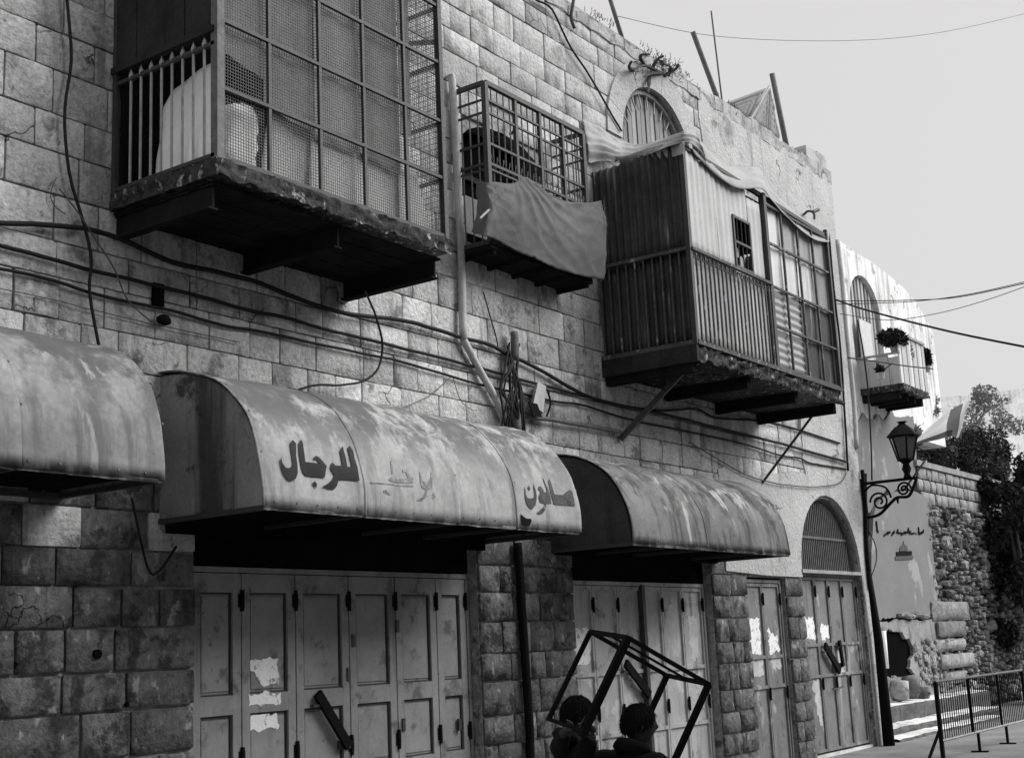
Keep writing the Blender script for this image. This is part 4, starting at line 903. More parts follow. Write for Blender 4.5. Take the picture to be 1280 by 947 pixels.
m = MB(); m.tube(smoothpts([P(1005, 268, -.02), P(1010, 264, -.12), P(1017, 266, -.2), P(1018, 274, -.2)]), .02); m.tube([P(1016, 265, -.18), P(1023, 262, -.2)], .03, 6); tag(part('wall_spout', m, 'iron', None), 'bent iron hook on the pale wall above the window grid', 'hook')

# ================================================================ roof: poles, aerial, folded sheets, dry shrub
def pole(a, b_, y, r, label, cat='pole', mat='iron_grey', name='roof_pole'):
    m = MB(); p, q = P(*a, y), P(*b_, y); m.tube([q + (q-p)*.35, p], r, 6); return tag(part(name, m, mat, None, True), label, cat)
pole((761, -6), (774, 36), 1.0, .035, 'leftmost slanting pole on the roof, cut by the picture top')
pole((866, 40), (897, 124), 1.0, .045, 'thick dark slanting pole in the middle of the roof edge')
pole((889, 14), (903, 130), 1.0, .014, 'thin pale aerial mast beside the thick roof pole', 'aerial', 'cable_grey', 'aerial')
pole((965, 92), (983, 182), 1.0, .05, 'roof pole beside the triangular ribbed sheet')
def tri_sheet(pts, ribs, label, mat):
    a, b_, c_ = [Vector(p) for p in pts]; n = (b_-a).cross(c_-a).normalized(); m = MB()
    L = int((b_-a).length/.05)
    def fn(u, v):
        p = a.lerp(b_, u).lerp(c_, v*.995); return p + n*.03*math.sin(u*(1-v)*2*math.pi*ribs)
    m.grid(fn, 110, 8); t = thing('ribbed_sheet', label, 'metal sheet', tuple(a)); part('sheet', m, mat, t, True, .005)
    m = MB(); m.bar(a, c_, .04); m.bar(b_, c_, .04); m.bar(a, b_, .04); part('edge_frame', m, 'sheet_pale', t)
tri_sheet((P(938, 150, 1.1), P(974, 178, 1.0), P(962, 108, 1.0)), 14, 'larger triangular ribbed sheet standing on the roof', 'sheet_mid')
tri_sheet((P(908, 130, 1.5), P(936, 150, 1.2), P(957, 112, 1.0)), 7, 'smaller pale triangular sheet behind the larger one on the roof', 'sheet_pale')
def leaves(m, c, rad, n, size, rr, flat=1.0, shell=.0):
    c = Vector(c)
    for _ in range(n):
        while True:
            d = Vector((rr.uniform(-1, 1), rr.uniform(-1, 1), rr.uniform(-1, 1)))
            if shell <= d.length <= 1: break
        p = c + Vector((d.x*rad[0], d.y*rad[1], d.z*rad[2])); s = size*rr.uniform(.6, 1.4)
        a = Vector((rr.gauss(0, 1), rr.gauss(0, 1), rr.gauss(0, 1)*flat)).normalized(); b_ = a.orthogonal().normalized()
        b_ = Matrix.Rotation(rr.uniform(0, 6.3), 3, a) @ b_; q = a.cross(b_)*.5
        m.add([p - b_*s, p + q*s*.7, p + b_*s, p - q*s*.7], [(0, 1, 2, 3)])
lr = random.Random(11)
sh = thing('dry_shrub', 'dry shrub rooted in the wall above the arched window', 'shrub', tuple(P(805, 90, -.05)))
m = MB()
for (a, b_, c_) in (((826, 92), (806, 82), (792, 88)), ((806, 82), (800, 70), (812, 68)), ((830, 95), (845, 86), (848, 80)), ((815, 86), (822, 74), (830, 70)), ((792, 88), (786, 84), (790, 76)), ((835, 95), (838, 84), (830, 80)), ((828, 92), (815, 92), (805, 96)), ((812, 95), (811, 108), (810, 116))):
    m.tube(smoothpts([P(*a, -.04), P(*b_, -.14), P(*c_, -.22)]), [.026]*4 + [.018]*4 + [.010], 5)
part('branch', m, 'bark', sh)
m = MB()
for _ in range(80):
    q = P(lr.uniform(788, 850), 0, -.1); u = lr.random(); px = 790+60*u; py = 80 + 20*abs(u-.4) + lr.uniform(-14, 10); p = P(px, py, lr.uniform(-.25, -.02)); d = Vector((lr.uniform(-1, 1), lr.uniform(-.6, .2), lr.uniform(-.5, 1)))*.12
    m.tube([p, p+d], [.006, .003], 3, False)
tag(part('twigs', m, 'bark', sh), kind='stuff')
m = MB()
for _ in range(170):
    u = lr.choice((.08, .3, .36, .42, .62, .9)) + lr.gauss(0, .035); u = min(.99, max(0, u)); p = P(728+300*u, 5+205*u + lr.uniform(-2, 9), lr.uniform(-.08, .2)); d = Vector((lr.uniform(-.5, .5), -.2, lr.uniform(.2, 1)))*.07
    m.tube([p, p+d], [.006, .003], 3, False)
tag(part('roof_weeds', m, 'bark', None), 'sparse dry weeds along the roof edge', 'weeds', kind='stuff')
run('vine', [(718, -5), (716, 6), (714, 22), (718, 36)], .02, 'bark', 'dark twisted stem on the wall near the roof, left of the slanting cable', 'stem', -.06)

# ================================================================ overhead wires
def wire(pts, r, label, mat='cable'):
    m = MB(); m.tube(smoothpts(pts, 6), r, 5); tag(part('overhead_wire', m, mat, None, True), label, 'wire')
wire([P(1044, 374, -.1), P(1075, 385, -.8), P(1130, 400, -1.8), P(1200, 417, -2.8), P(1290, 435, -3.8)], .016, 'thick overhead wire sloping down to the right from the house corner')
wire([P(1044, 376, -.1), P(1080, 376, -.8), P(1140, 375, -1.8), P(1200, 371, -2.8), P(1290, 352, -3.8)], .007, 'upper of the thin overhead wires leaving the house corner')
wire([P(1046, 380, -.1), P(1090, 379, -.9), P(1150, 376, -1.8), P(1215, 367, -2.6), P(1290, 350, -3.4)], .006, 'lower of the twin thin wires rising to the right edge')
wire([P(1050, 392, -.1), P(1110, 400, -.9), P(1170, 392, -1.8), P(1230, 376, -2.6), P(1290, 355, -3.4)], .006, 'faint wire crossing below the twin overhead wires', 'cable_grey')
wire([P(1060, 447, -.1), P(1090, 451, -.3), P(1130, 457, -.5), P(1166, 461, -.6)], .012, 'short wire across the front of the planted balcony')
wire([P(770, 20, 4), P(900, 46, 4), P(1060, 51, 3), P(1180, 40, 2), P(1295, 14, 1)], .007, 'faint wire high across the sky', 'cable_grey')

# ================================================================ house beyond, with the planted balcony
FY = 1.5
FH = thing('far_house', 'pale weathered house beyond the street lamp with a planted balcony', 'house', (27, FY, GZ))
core = MB(); wc, whw = 26.35, .86
awin = [(wc-whw, 7.0)] + arch(wc, whw, 8.15, .80, 12) + [(wc+whw, 7.0)]
dwin = [(26.9, 6.45), (26.9, 8.0-.2), (28.2, 7.8), (28.2, 6.45)]
top = [(30.7, 8.45), (30.3, 8.75), (29.6, 9.05), (28.9, 9.2), (28.0, 9.32), (27, 9.40), (26, 9.42), (24.9, 9.50), (22.5, 9.5)]
out = [(22.5, GZ-.05), (28.35, GZ-.05), (28.35, 5.75), (30.72, 5.75)] + [(x, z_+.03*nz(x*5, 2)) for x, z_ in top]
sheet(core, out, [awin], FY, 5.0); part('wall', core, 'far_wall', FH)
m = MB(); m.prism([(x, FY+.18, z_) for x, z_ in awin], (0, .03, 0)); W2 = part('arched_window', m, 'sheet_mid', FH)
for k in range(9):
    x = wc-whw+2*whw*(k+.5)/9; tz = 8.15+.8*math.sqrt(max(0, 1-((x-wc)/whw)**2)); m = MB(); m.box(x-.045, x+.045, FY+.10, FY+.178, 7.0, tz-.02); part('slat', m, 'sheet_pale' if k % 3 else 'sheet_grey', W2)
# balcony of the far house
bx, bxe, bfy, bz = 25.6, P(1162, 500, .62).x, .62, 6.43
part('balcony_slab', rough_slab(bx, bxe, bfy, FY, bz-.14, bz, .03, 21), 'concrete_rough', FH, True)
for k in range(4): x = bx+.12+k*(bxe-bx-.24)/3; m = MB(); m.box(x-.06, x+.06, bfy+.12, FY, bz-.28, bz-.13); part('balcony_bracket', m, 'underside', FH)
for k in range(10):
    x = bx + (bxe-bx)*k/10; m = MB(); m.box(x+.006, x+(bxe-bx)/10-.006, bfy+.02-.012*(k % 2), bfy+.05, bz, bz+1.0-.05*nz(k*1.7)); part('balustrade_board', m, 'sheet_pale' if k % 4 else 'sheet_light', FH)
for k in range(4):
    y = bfy+.05+k*.21; m = MB(); m.box(bx+.01, bx+.04, y, y+.2, bz, bz+.55+.1*(k % 2)); part('balustrade_board', m, 'sheet_pale', FH)
m = MB(); m.bar((bx, bfy, bz+1.02), (bxe, bfy, bz+1.02), .05); m.bar((bx, bfy, bz+.62), (bx, FY, bz+.62), .04); part('handrail', m, 'iron_pale', FH)
m = MB(); p = P(1082, 425, FY-.03); m.box(p.x-.3, p.x+.35, FY-.05, FY-.01, 6.5, p.z+.4); part('shutter', m, 'sheet_light', FH)
def plant(px, py, y, rx, rz, n, label, size=.07, mat='leaf_dark', pot=True):
    c_ = P(px, py, y); t = thing('potted_plant', label, 'plant', tuple(c_ - Vector((0, 0, rz))))
    m = MB(); leaves(m, c_, (rx, rx*.6, rz), n, size, lr); leaves(m, c_+Vector((rx*.6, 0, -rz*.3)), (rx*.5, rx*.4, rz*.6), n//3, size, lr); part('foliage', m, mat, t)
    m = MB(); m.tube([c_-Vector((0, 0, rz*1.3)), c_], .02, 5)
    for k in range(5): m.tube([c_-Vector((0, 0, rz*.7)), c_+Vector((lr.uniform(-1, 1)*rx*.8, lr.uniform(-.3, .3), lr.uniform(-.2, .7)*rz))], .01, 4)
    part('stem', m, 'bark', t)
    m = MB(); b0 = c_-Vector((0, 0, rz*1.0+.10)); m.tube([b0, b0+Vector((0, 0, .12))], [.06, .085], 10); part('pot', m, 'sheet_mid', t)
plant(1116, 423, .75, .44, .17, 800, 'large dark leafy plant on the far balcony')
plant(1136, 440, .70, .10, .16, 160, 'small dark trailing plant beside the large one on the far balcony')
plant(1157, 446, .70, .17, .22, 300, 'dark rounded plant at the right end of the far balcony')
plant(1100, 461, .66, .09, .10, 60, 'tiny dark plant low on the far balcony railing')
run('cable', [(1072, 400, 1.4), (1080, 445, 1.3), (1086, 500, 1.2), (1089, 560, 1.2), (1090, 600, 1.2)], .016, 'cable', 'dark cable hanging down the far house wall left of its balcony', 'cable')

# ================================================================ old boundary wall, steps, rocks
W = thing('boundary_wall', 'old rubble wall with plastered panel beyond the house corner', 'wall', (31, FY, GZ))
m = MB(); sheet(m, [(24.0, GZ-.05), (24.0, 4.9), (28.2, 4.9), (28.3, 5.18), (34.5, 5.08), (34.6, 4.4), (41, 4.2), (41, GZ-.05)], [], FY-.04, .5); part('bed', m, 'rubble_bed', W)
rw = random.Random(17)
ASH = [unit_stone(70+i, .02, .06) for i in range(6)]; ASHM = [unit_mesh('stone', v, 'far_render') for v in ASH]; QM = [unit_mesh('quoin', unit_stone(90+i, .05, .08), 'rubble') for i in range(6)]
z_ = 4.30
for h in (.27, .27, .26):
    x = 28.25 + rw.random()*.3
    while x < 34.4:
        wd = rw.uniform(.30, .52); o = link('ashlar_stone', ASHM[rw.randrange(6)], W); o.location = (x+wd/2, FY-.07+rw.uniform(-.01, .01), z_+h/2); o.scale = (wd-.05, 1.2, h-.02); x += wd
    z_ += h
m = MB(); m.box(28.2, 34.5, FY-.13, FY+.35, 5.10, 5.22); part('coping', m, 'far_render', W)
def blob(m, c_, r_, seed, tone):
    vs = []; nu, nv = 7, 4
    for j in range(nv+1):
        for i in range(nu):
            a = 2*math.pi*i/nu; b_ = math.pi*j/nv; k = 1+.35*nz(math.cos(a)*1.5+seed, math.sin(a)*1.5, j*.9)
            vs.append((c_[0]+r_[0]*k*math.sin(b_)**.7*math.cos(a), c_[1]-r_[1]*k*math.cos(b_)*.9*(1), c_[2]+r_[2]*k*math.sin(b_)**.7*math.sin(a)))
    fs = [(j*nu+i, j*nu+(i+1) % nu, (j+1)*nu+(i+1) % nu, (j+1)*nu+i) for j in range(nv) for i in range(nu)]
    m.add(vs, fs, tone)
m = MB(); pts_ = []
for _ in range(9000):
    x, z_ = rw.uniform(28.5, 37.5), rw.uniform(0, 4.3); s_ = rw.choice((.05, .06, .08, .10, .13, .18))
    if x < 28.9 and z_ < 2: continue
    if all(abs(x-a)/1.35 > (s_+c)*.80 or abs(z_-b) > (s_+c)*.62 for a, b, c in pts_): pts_.append((x, z_, s_))
for x, z_, s_ in pts_: blob(m, (x, FY-.05+rw.uniform(-.05, .05), z_), (s_*rw.uniform(1.1, 1.6), .10+s_*.4, s_*rw.uniform(.7, 1.05)), rw.random()*50, rw.random())
tag(part('rubble_stones', m, 'rubble', W), kind='stuff')
# blocked, plastered arch
pan = [(1092, 645), (1096, 632), (1104, 623), (1115, 617), (1130, 613), (1147, 615), (1157, 622), (1163, 640), (1166, 680), (1169, 720), (1176, 752), (1174, 768), (1140, 771), (1086, 773)]
m = MB(); q = [P(a, b_, FY-.12) for a, b_ in pan]; m.prism([(x, FY-.12, zz) for x, zz in ragged([(p.x, p.z) for p in q], .04, .12, 2)], (0, .1, 0)); PAN = part('plastered_panel', m, 'render_panel', W)
m = MB(); q = [P(a, b_, FY-.06) for a, b_ in ((1070, 520), (1142, 520), (1146, 575), (1142, 612), (1120, 612), (1100, 620), (1088, 640), (1070, 640))]
m.prism([(x, FY-.055, zz) for x, zz in ragged([(p.x, p.z) for p in q], .12, .15, 6)], (0, .05, 0)); part('plaster_above', m, 'render_panel', W)
# painted line of calligraphy and domed emblem
def stroke(pts, wd, nm):
    m = MB(); pts = [P(1090+a*.0739, 640+b_*.0739, FY-.135) for a, b_ in pts]
    for p, r_ in zip(pts[:-1], pts[1:]): m.bar(p, r_, .02, wd, (0, 1, 0)) if False else m.bar(p, r_, wd, .012, (0, 1, 0))
    part(nm, m, 'black_metal', PAN)
for pts in ([(205, 395), (240, 365), (300, 345)], [(250, 368), (260, 340), (310, 330)], [(335, 390), (355, 350), (385, 315)], [(350, 345), (385, 345)], [(420, 350), (440, 290), (445, 350), (480, 345)], [(480, 350), (520, 360), (560, 350), (585, 355)], [(500, 335), (505, 400)], [(540, 345), (550, 330), (580, 340)], [(600, 350), (620, 265), (630, 350), (680, 360), (720, 350)], [(640, 325), (660, 320)], [(745, 370), (750, 350)], [(790, 365), (790, 250), (800, 365), (850, 350), (880, 300)], [(815, 350), (850, 330), (875, 340)]):
    stroke(pts, .035, 'calligraphy_stroke')
stroke([(75, 145), (85, 240), (95, 325), (110, 330)], .05, 'calligraphy_stroke')
def flatpoly(pts, nm, mat='black_metal'):
    m = MB(); m.prism([P(1090+a*.0739, 640+b_*.0739, FY-.135) for a, b_ in pts], (0, .012, 0)); part(nm, m, mat, PAN)
flatpoly([(535, 480), (542, 535), (575, 552), (598, 590), (607, 650), (468, 655), (478, 595), (503, 556), (530, 540)], 'emblem_dome', 'iron')
flatpoly([(412, 668), (470, 664), (610, 656), (676, 652), (680, 722), (600, 728), (500, 732), (415, 736)], 'emblem_base')
flatpoly([(396, 748), (520, 742), (694, 734), (696, 792), (520, 804), (398, 806)], 'emblem_foot', 'iron')
# quoins where the panel meets the rubble
for k, (a, b_, c_, d_) in enumerate(((1168, 752, 1212, 775), (1172, 776, 1204, 796), (1175, 797, 1209, 814), (1176, 815, 1214, 836), (1180, 837, 1208, 856), (1182, 857, 1216, 874))):
    p, q = P(a, d_, FY-.2), P(c_, b_, FY-.2); o = link('quoin', QM[k], W); o.location = ((p.x+q.x)/2+rw.uniform(-.12, .12), FY-.2+rw.uniform(-.05, .03), (p.z+q.z)/2); o.scale = (q.x-p.x, 1.5, abs(q.z-p.z)*1.06); 
# pale crumbling render with a dark cavity below the panel
cav = [P(a, b_, FY-.14) for a, b_ in ((1100, 795), (1112, 786), (1126, 790), (1138, 800), (1142, 818), (1136, 834), (1144, 842), (1146, 858), (1138, 862), (1132, 846), (1112, 846), (1100, 848))]
lowp = [P(a, b_, FY-.14) for a, b_ in ((1084, 776), (1140, 774), (1178, 772), (1184, 800), (1190, 840), (1196, 885), (1084, 900))]
m = MB(); sheet(m, ragged([(p.x, p.z) for p in lowp], .05, .14, 5), [ragged([(p.x, p.z) for p in cav], .05, .07, 8, 4)[::-1]], FY-.14, .5); part('crumbling_render', m, 'far_render', W)
m = MB(); m.box(cav[0].x-.3, cav[7].x+.4, FY-.075, FY-.06, GZ, 2.0); part('cavity_shade', m, 'void', W)  # black sheet stands in for the shade of a deep recess
m = MB()
for k in range(4): p = P(1128+k*9, 768+(k % 2)*2, FY-.16); blob(m, (p.x, p.y, p.z), (.28, .1, .06), k*7, .02)
part('ledge_stones', m, 'rubble', W)
# steps
STEP = [('stone_step', 21.75, 29.5, .78, FY-.1, GZ-.02, .33, 'upper stone step below the plastered wall'), ('stone_step', 21.7, 28.6, .30, .80, GZ-.02, .04, 'middle stone step below the plastered wall'), ('stone_step', 21.6, 27.5, -.06, .32, GZ-.02, -.075, 'lowest stone step beside the black pole')]
for nm, x0, x1, y0, y1, z0, z1, lb in STEP:
    t = thing(nm, lb, 'step', ((x0+x1)/2, y0, GZ)); x = x0; k = 0
    while x < x1-.1:
        wd = min(rw.uniform(.7, 1.3), x1-x); m = MB()
        def fn(u, v, x=x, wd=wd):
            xx = x+.008+(wd-.016)*u; pr_ = [(y0, z0), (y0-.015, z1-.05), (y0+.025, z1), (y1, z1+.012)]; a = v*3; i = min(2, int(a)); q_ = a-i
            return (xx, pr_[i][0]+(pr_[i+1][0]-pr_[i][0])*q_ + .02*nz(xx*4, v*5, z1), pr_[i][1]+(pr_[i+1][1]-pr_[i][1])*q_ + .018*nz(xx*3, v*6, y0))
        m.grid(lambda u, v: fn(u, v*.62), 8, 6); part('shaded_riser', m, 'step_riser_shaded', t)
        m = MB(); m.grid(lambda u, v: fn(u, .62+v*.38), 8, 5); part('sunlit_tread', m, 'step_stone', t); x += wd
m = MB()
for k in range(150):
    px = rw.uniform(1112, 1192); py = rw.uniform(800, 862); p = P(px, py, FY-.16); s_ = rw.uniform(.03, .10)
    if cav[0].x+.1 < p.x < cav[4].x and cav[9].z-.1 < p.z < cav[1].z: continue
    blob(m, (p.x, p.y, p.z), (s_*1.4, .05, s_), k*3.1, rw.random())
tag(part('loose_rubble', m, 'rubble', W), kind='stuff')
for px, py, s, lb in ((1124, 862, (.22, .2, .22), 'rounded boulder nearest the black pole on the top step'), (1138, 858, (.20, .22, .26), 'boulder right of the rounded one below the cavity'), (1152, 866, (.2, .2, .14), 'low flat rock on the top step')):
    p = P(px, py, 1.1); m = MB(); blob(m, (p.x, p.y, p.z), s, px*.1, .3); tag(part('boulder', m, 'rubble', None, True), lb, 'rock')
m = MB(); a, b_ = P(1104, 788, .9), P(1108, 835, .9); m.tube([a, b_], .05, 8); tag(part('white_pipe', m, 'board_white', None, True), 'short white pipe upright behind the black pole', 'pipe')

# ================================================================ wall lamp and flag
LX = 21.12
L = thing('street_lamp', 'black lantern on a scrolled wall bracket at the house corner', 'street lamp', tuple(PX(1081, 640, LX)))
a = PX(1079, 603, LX); ly, lz = -.80, 4.0
m = MB(); m.bar((LX, .0, 4.02), (LX, -.96, 4.02), .04, .045); m.bar((LX, -.06, 3.45), (LX, -.06, 4.25), .05, .05, (0, 1, 0)); m.box(LX-.03, LX+.03, -.05, .06, 3.4, 4.1); part('arm', m, 'black_metal', L)
def spiral(cy_, cz_, r_, turns, a0, sgn):
    return [(LX, cy_ + sgn*r_*(1-.8*t)*math.cos(a0+turns*2*math.pi*t), cz_ + r_*(1-.8*t)*math.sin(a0+turns*2*math.pi*t)) for t in np.linspace(0, 1, 30)]
for cy_, cz_, r_, sg in ((-.30, 3.70, .16, 1), (-.72, 3.86, .12, -1)):
    m = MB(); m.tube(spiral(cy_, cz_, r_, 1.7, 0, sg), .018, 5); part('scroll', m, 'black_metal', L, True)
m = MB(); m.tube(smoothpts([(LX, -.07, 3.46), (LX, -.28, 3.50), (LX, -.48, 3.66), (LX, -.60, 3.74), (LX, -.78, 3.74), (LX, -.88, 3.88), (LX, -.94, 4.0)], 5), .026, 6); m.tube(smoothpts([(LX, -.08, 3.9), (LX, -.2, 3.98), (LX, -.42, 3.92), (LX, -.5, 3.75)], 5), .018, 6); m.tube([(LX, -.6, 3.74), (LX, -.6, 3.64)], [.03, .01], 6); part('scroll', m, 'black_metal', L, True)
cx_, cy_ = LX, -.80
m = MB(); m.tube([(cx_, cy_, 4.03), (cx_, cy_, 4.10), (cx_, cy_, 4.18), (cx_, cy_, 4.26), (cx_, cy_, 4.31)], [.07, .045, .075, .05, .10], 10); part('stem', m, 'black_metal', L, True)
def hexring(r_, z_): return [(cx_+r_*math.cos(math.pi/6+k*math.pi/3), cy_+r_*math.sin(math.pi/6+k*math.pi/3), z_) for k in range(6)]
h0, h1 = hexring(.125, 4.33), hexring(.225, 4.70)
for k in range(6):
    q = (k+1) % 6; m = MB(); c_ = Vector((cx_, cy_, 4.5)); m.prism([Vector(v).lerp(c_, .03) for v in (h0[k], h0[q], h1[q], h1[k])], (Vector((h0[k][0]+h0[q][0]-2*cx_, h0[k][1]+h0[q][1]-2*cy_, 0))).normalized()*.006); part('glass_pane', m, 'lantern_glass', L)
m = MB()
for k in range(6): q = (k+1) % 6; m.bar(h0[k], h1[k], .025); m.bar(h0[k], h0[q], .03); m.bar(h1[k], h1[q], .035)
part('lantern_frame', m, 'black_metal', L)
m = MB(); m.tube([(cx_, cy_, 4.70), (cx_, cy_, 4.715), (cx_, cy_, 4.83), (cx_, cy_, 4.90), (cx_, cy_, 4.925), (cx_, cy_, 4.95), (cx_, cy_, 4.955)], [.265, .27, .16, .07, .05, .09, .07], 6); part('lantern_roof', m, 'black_metal', L)
fp0, fp1 = PX(1130, 612, LX), Vector(PD(1158, 573, 23.5)); fl_ = thing('flag', 'white flag with dark stripes on a short pole behind the lantern', 'flag', tuple(fp0))
m = MB(); m.tube([fp0, fp1], .016, 6); m.tube([Vector(PD(1140, 555, 23.4)), fp1 + (fp1-fp0)*.15], .01, 5); part('pole', m, 'black_metal', fl_, True)
fd = 23.6
ftop = [PD(a, b_, fd) for a, b_ in ((1143, 552), (1160, 535), (1178, 520), (1192, 510), (1204, 504), (1212, 500))]
fbot = [PD(a, b_, fd) for a, b_ in ((1138, 556), (1155, 552), (1172, 548), (1184, 545), (1196, 547), (1200, 545))]
FT, FB_ = smoothpts(ftop, 6), smoothpts(fbot, 6)
def fpt(u, v):
    k = u*(len(FT)-1); i = min(int(k), len(FT)-2); p = FT[i].lerp(FT[i+1], k-i).lerp(FB_[i].lerp(FB_[i+1], k-i), v)
    w_ = .05*math.sin(u*9+v*2.5)*u + .03*math.sin(v*7+u*3); return p + Vector((-_f[0], -_f[1], 0))*w_
for nm, u0, u1, mat in (('cloth', 0, .54, 'flag_white'), ('stripe', .54, .78, 'flag_dark'), ('cloth', .78, 1, 'flag_white')):
    m = MB(); m.grid(lambda u, v: fpt(u0+(u1-u0)*u, v), 16, 14); part(nm, m, mat, fl_, True)
m = MB(); m.grid(lambda u, v: fpt(.06+.6*u, .80+.26*v) + Vector((-_f[0], -_f[1], 0))*.012, 16, 4); part('stripe', m, 'flag_dark', fl_, True)

# ================================================================ crowd barrier
R_ = thing('crowd_barrier', 'dark steel crowd barrier with thin upright bars, lower right', 'barrier', (20.2, -1.85, GZ))
ry, rx0, rx1, rz0, rz1 = -1.85, 18.28, 22.5, .16, .93
for x in (rx0, 19.7, 21.1, rx1):
    m = MB(); m.tube([(x, ry, rz0-.22 if x in (rx0,) else rz0), (x, ry, rz1)], .028 if x == rx0 else .02, 6); part('post', m, 'black_metal', R_)
m = MB(); m.tube([(rx0, ry, rz1), (rx1, ry, rz1)], .02, 6); part('top_rail', m, 'iron_grey', R_)
m = MB(); m.tube([(rx0, ry, rz0), (rx1, ry, rz0)], .02, 6); part('bottom_rail', m, 'iron_pale', R_)
n = 44
for k in range(1, n):
    x = rx0+(rx1-rx0)*k/n; m = MB(); m.tube([(x, ry, rz0), (x, ry, rz1)], .0075, 5); part('bar', m, 'black_metal', R_)
for x in (18.32, 19.9, 21.3):
    m = MB(); m.bar((x, ry, GZ), (x, ry, rz0), .035, .035, (0, 1, 0)); m.bar((x, ry-.12, GZ+.012), (x, ry+.12, GZ+.012), .05, .02); part('foot', m, 'black_metal', R_)
m = MB(); m.bar((18.32, ry, .34), (18.0, ry+.12, GZ+.02), .03); part('brace', m, 'black_metal', R_)

# ================================================================ trees and hillside
def tree(label, base, trunk_h, clusters, mat, n, size, r0=.14, limbs=True):
    base = Vector(base); t = thing('tree', label, 'tree', tuple(base))
    m = MB(); topc = base+Vector((.1, .05, trunk_h)); m.tube(smoothpts([base-Vector((0, 0, .2)), base+Vector((.08, .03, trunk_h*.5)), topc], 4), [r0*(1-.06*i) for i in range(9)], 7)
    for c_, r_ in clusters: m.tube(smoothpts([topc-Vector((0, 0, .2)), topc.lerp(Vector(c_), .5)+Vector((0, 0, .1)), Vector(c_)], 4), [r0*.5*(1-.09*i) for i in range(9)], 5)
    part('trunk', m, 'bark', t, True)
    m = MB(); tot = sum(r_[0]*r_[1]*r_[2] for _, r_ in clusters)
    for c_, r_ in clusters:
        k = int(n*r_[0]*r_[1]*r_[2]/tot)
        sub = max(4, k//160)
        for _ in range(sub):
            d = Vector((lr.gauss(0, .45), lr.gauss(0, .45), lr.gauss(0, .45))); cc = Vector(c_)+Vector((d.x*r_[0], d.y*r_[1], d.z*r_[2]))
            leaves(m, cc, (r_[0]*.38, r_[1]*.38, r_[2]*.34), k//sub, size, lr)
    part('crown', m, mat, t); return t
def C_(px, py, Y, rx, rz): 
    p = P(px, py, Y); return (tuple(p), (rx, rx*.8, rz))
tree('broad dark tree filling the right edge in front of the rubble wall', P(1300, 872, .5), 2.0, [C_(1252, 625, 1.0, .9, .8), C_(1270, 660, .7, 1.0, 1.1), C_(1285, 720, .6, 1.0, 1.1), C_(1292, 620, 1.0, 1.3, 1.3), C_(1290, 790, .6, .9, .9), C_(1278, 690, .8, .9, 1.2), C_(1262, 640, 1.6, 1.0, .9), C_(1310, 700, .6, 1.3, 1.5)], 'leaf_dark', 15000, .10, .2)
tree('dark shrubby tree hanging over the top of the ashlar wall', P(1195, 640, 3.2), 1.8, [C_(1180, 570, 2.3, .9, .5), C_(1205, 578, 2.3, 1.0, .6), C_(1165, 555, 2.4, .7, .35), C_(1230, 590, 2.3, 1.0, .6), C_(1190, 560, 2.5, 1.2, .5), C_(1215, 562, 2.6, 1.2, .6)], 'leaf_grey', 9500, .08, .1)
tree('loose pale leaved tree against the distant terrace', P(1222, 640, 6), 3.0, [C_(1222, 515, 6, 1.5, 1.1), C_(1240, 540, 6, 1.4, .9), C_(1200, 545, 6, 1.2, .8), C_(1250, 505, 6, 1.0, .7), C_(1225, 565, 6, 1.8, .8)], 'leaf_mid', 3000, .085, .10)
tree('narrow dark cypress left of the second one', P(1254, 700, 5.0), 1.0, [C_(1256, 590, 5, .55, 1.1), C_(1256, 640, 5, .7, 1.4), C_(1256, 700, 5, .8, 1.4)], 'leaf_dark', 3600, .10, .12)
tree('narrow dark cypress cut by the right picture edge', P(1284, 700, 5.0), 1.0, [C_(1284, 590, 5, .55, 1.1), C_(1284, 640, 5, .7, 1.4), C_(1284, 700, 5, .8, 1.4)], 'leaf_dark', 3600, .10, .12)
tree('pale creeper shrub under the far balcony', P(1150, 600, 1.9), 1.2, [C_(1140, 545, 1.5, .6, .35), C_(1158, 525, 1.7, .5, .4), C_(1170, 520, 1.9, .4, .3), C_(1125, 540, 1.4, .4, .25), C_(1165, 505, 1.6, .25, .3)], 'leaf_pale', 1500, .075, .05)
m = MB(); m.tube(smoothpts([P(1200, 550, 2.0), P(1202, 538, 2.0), P(1212, 531, 2.0), P(1224, 534, 2.0), P(1229, 545, 2.0)], 5), .03, 6); tag(part('bent_branch', m, 'bark', None, True), 'bare arching branch above the flag and wall', 'branch')
DW = thing('terrace_wall', 'pale terraced wall on the distant hillside under the sky', 'wall', tuple(PD(1230, 600, 70)))
a0, a1 = Vector(PD(1120, 503, 62)), Vector(PD(1420, 470, 70)); back = Vector((.83, .55, 0))
for k in range(7):
    m = MB(); q0 = Vector(PD(1120, 503+k*15, 62-1.2*k)); q1 = Vector(PD(1420, 470+k*19, 70-1.2*k)); dn = Vector((0, 0, -1.4 if k < 6 else -12))
    m.prism([q0, q1, q1+dn, q0+dn], back*3.0); part('terrace_course', m, 'far_wall', DW)

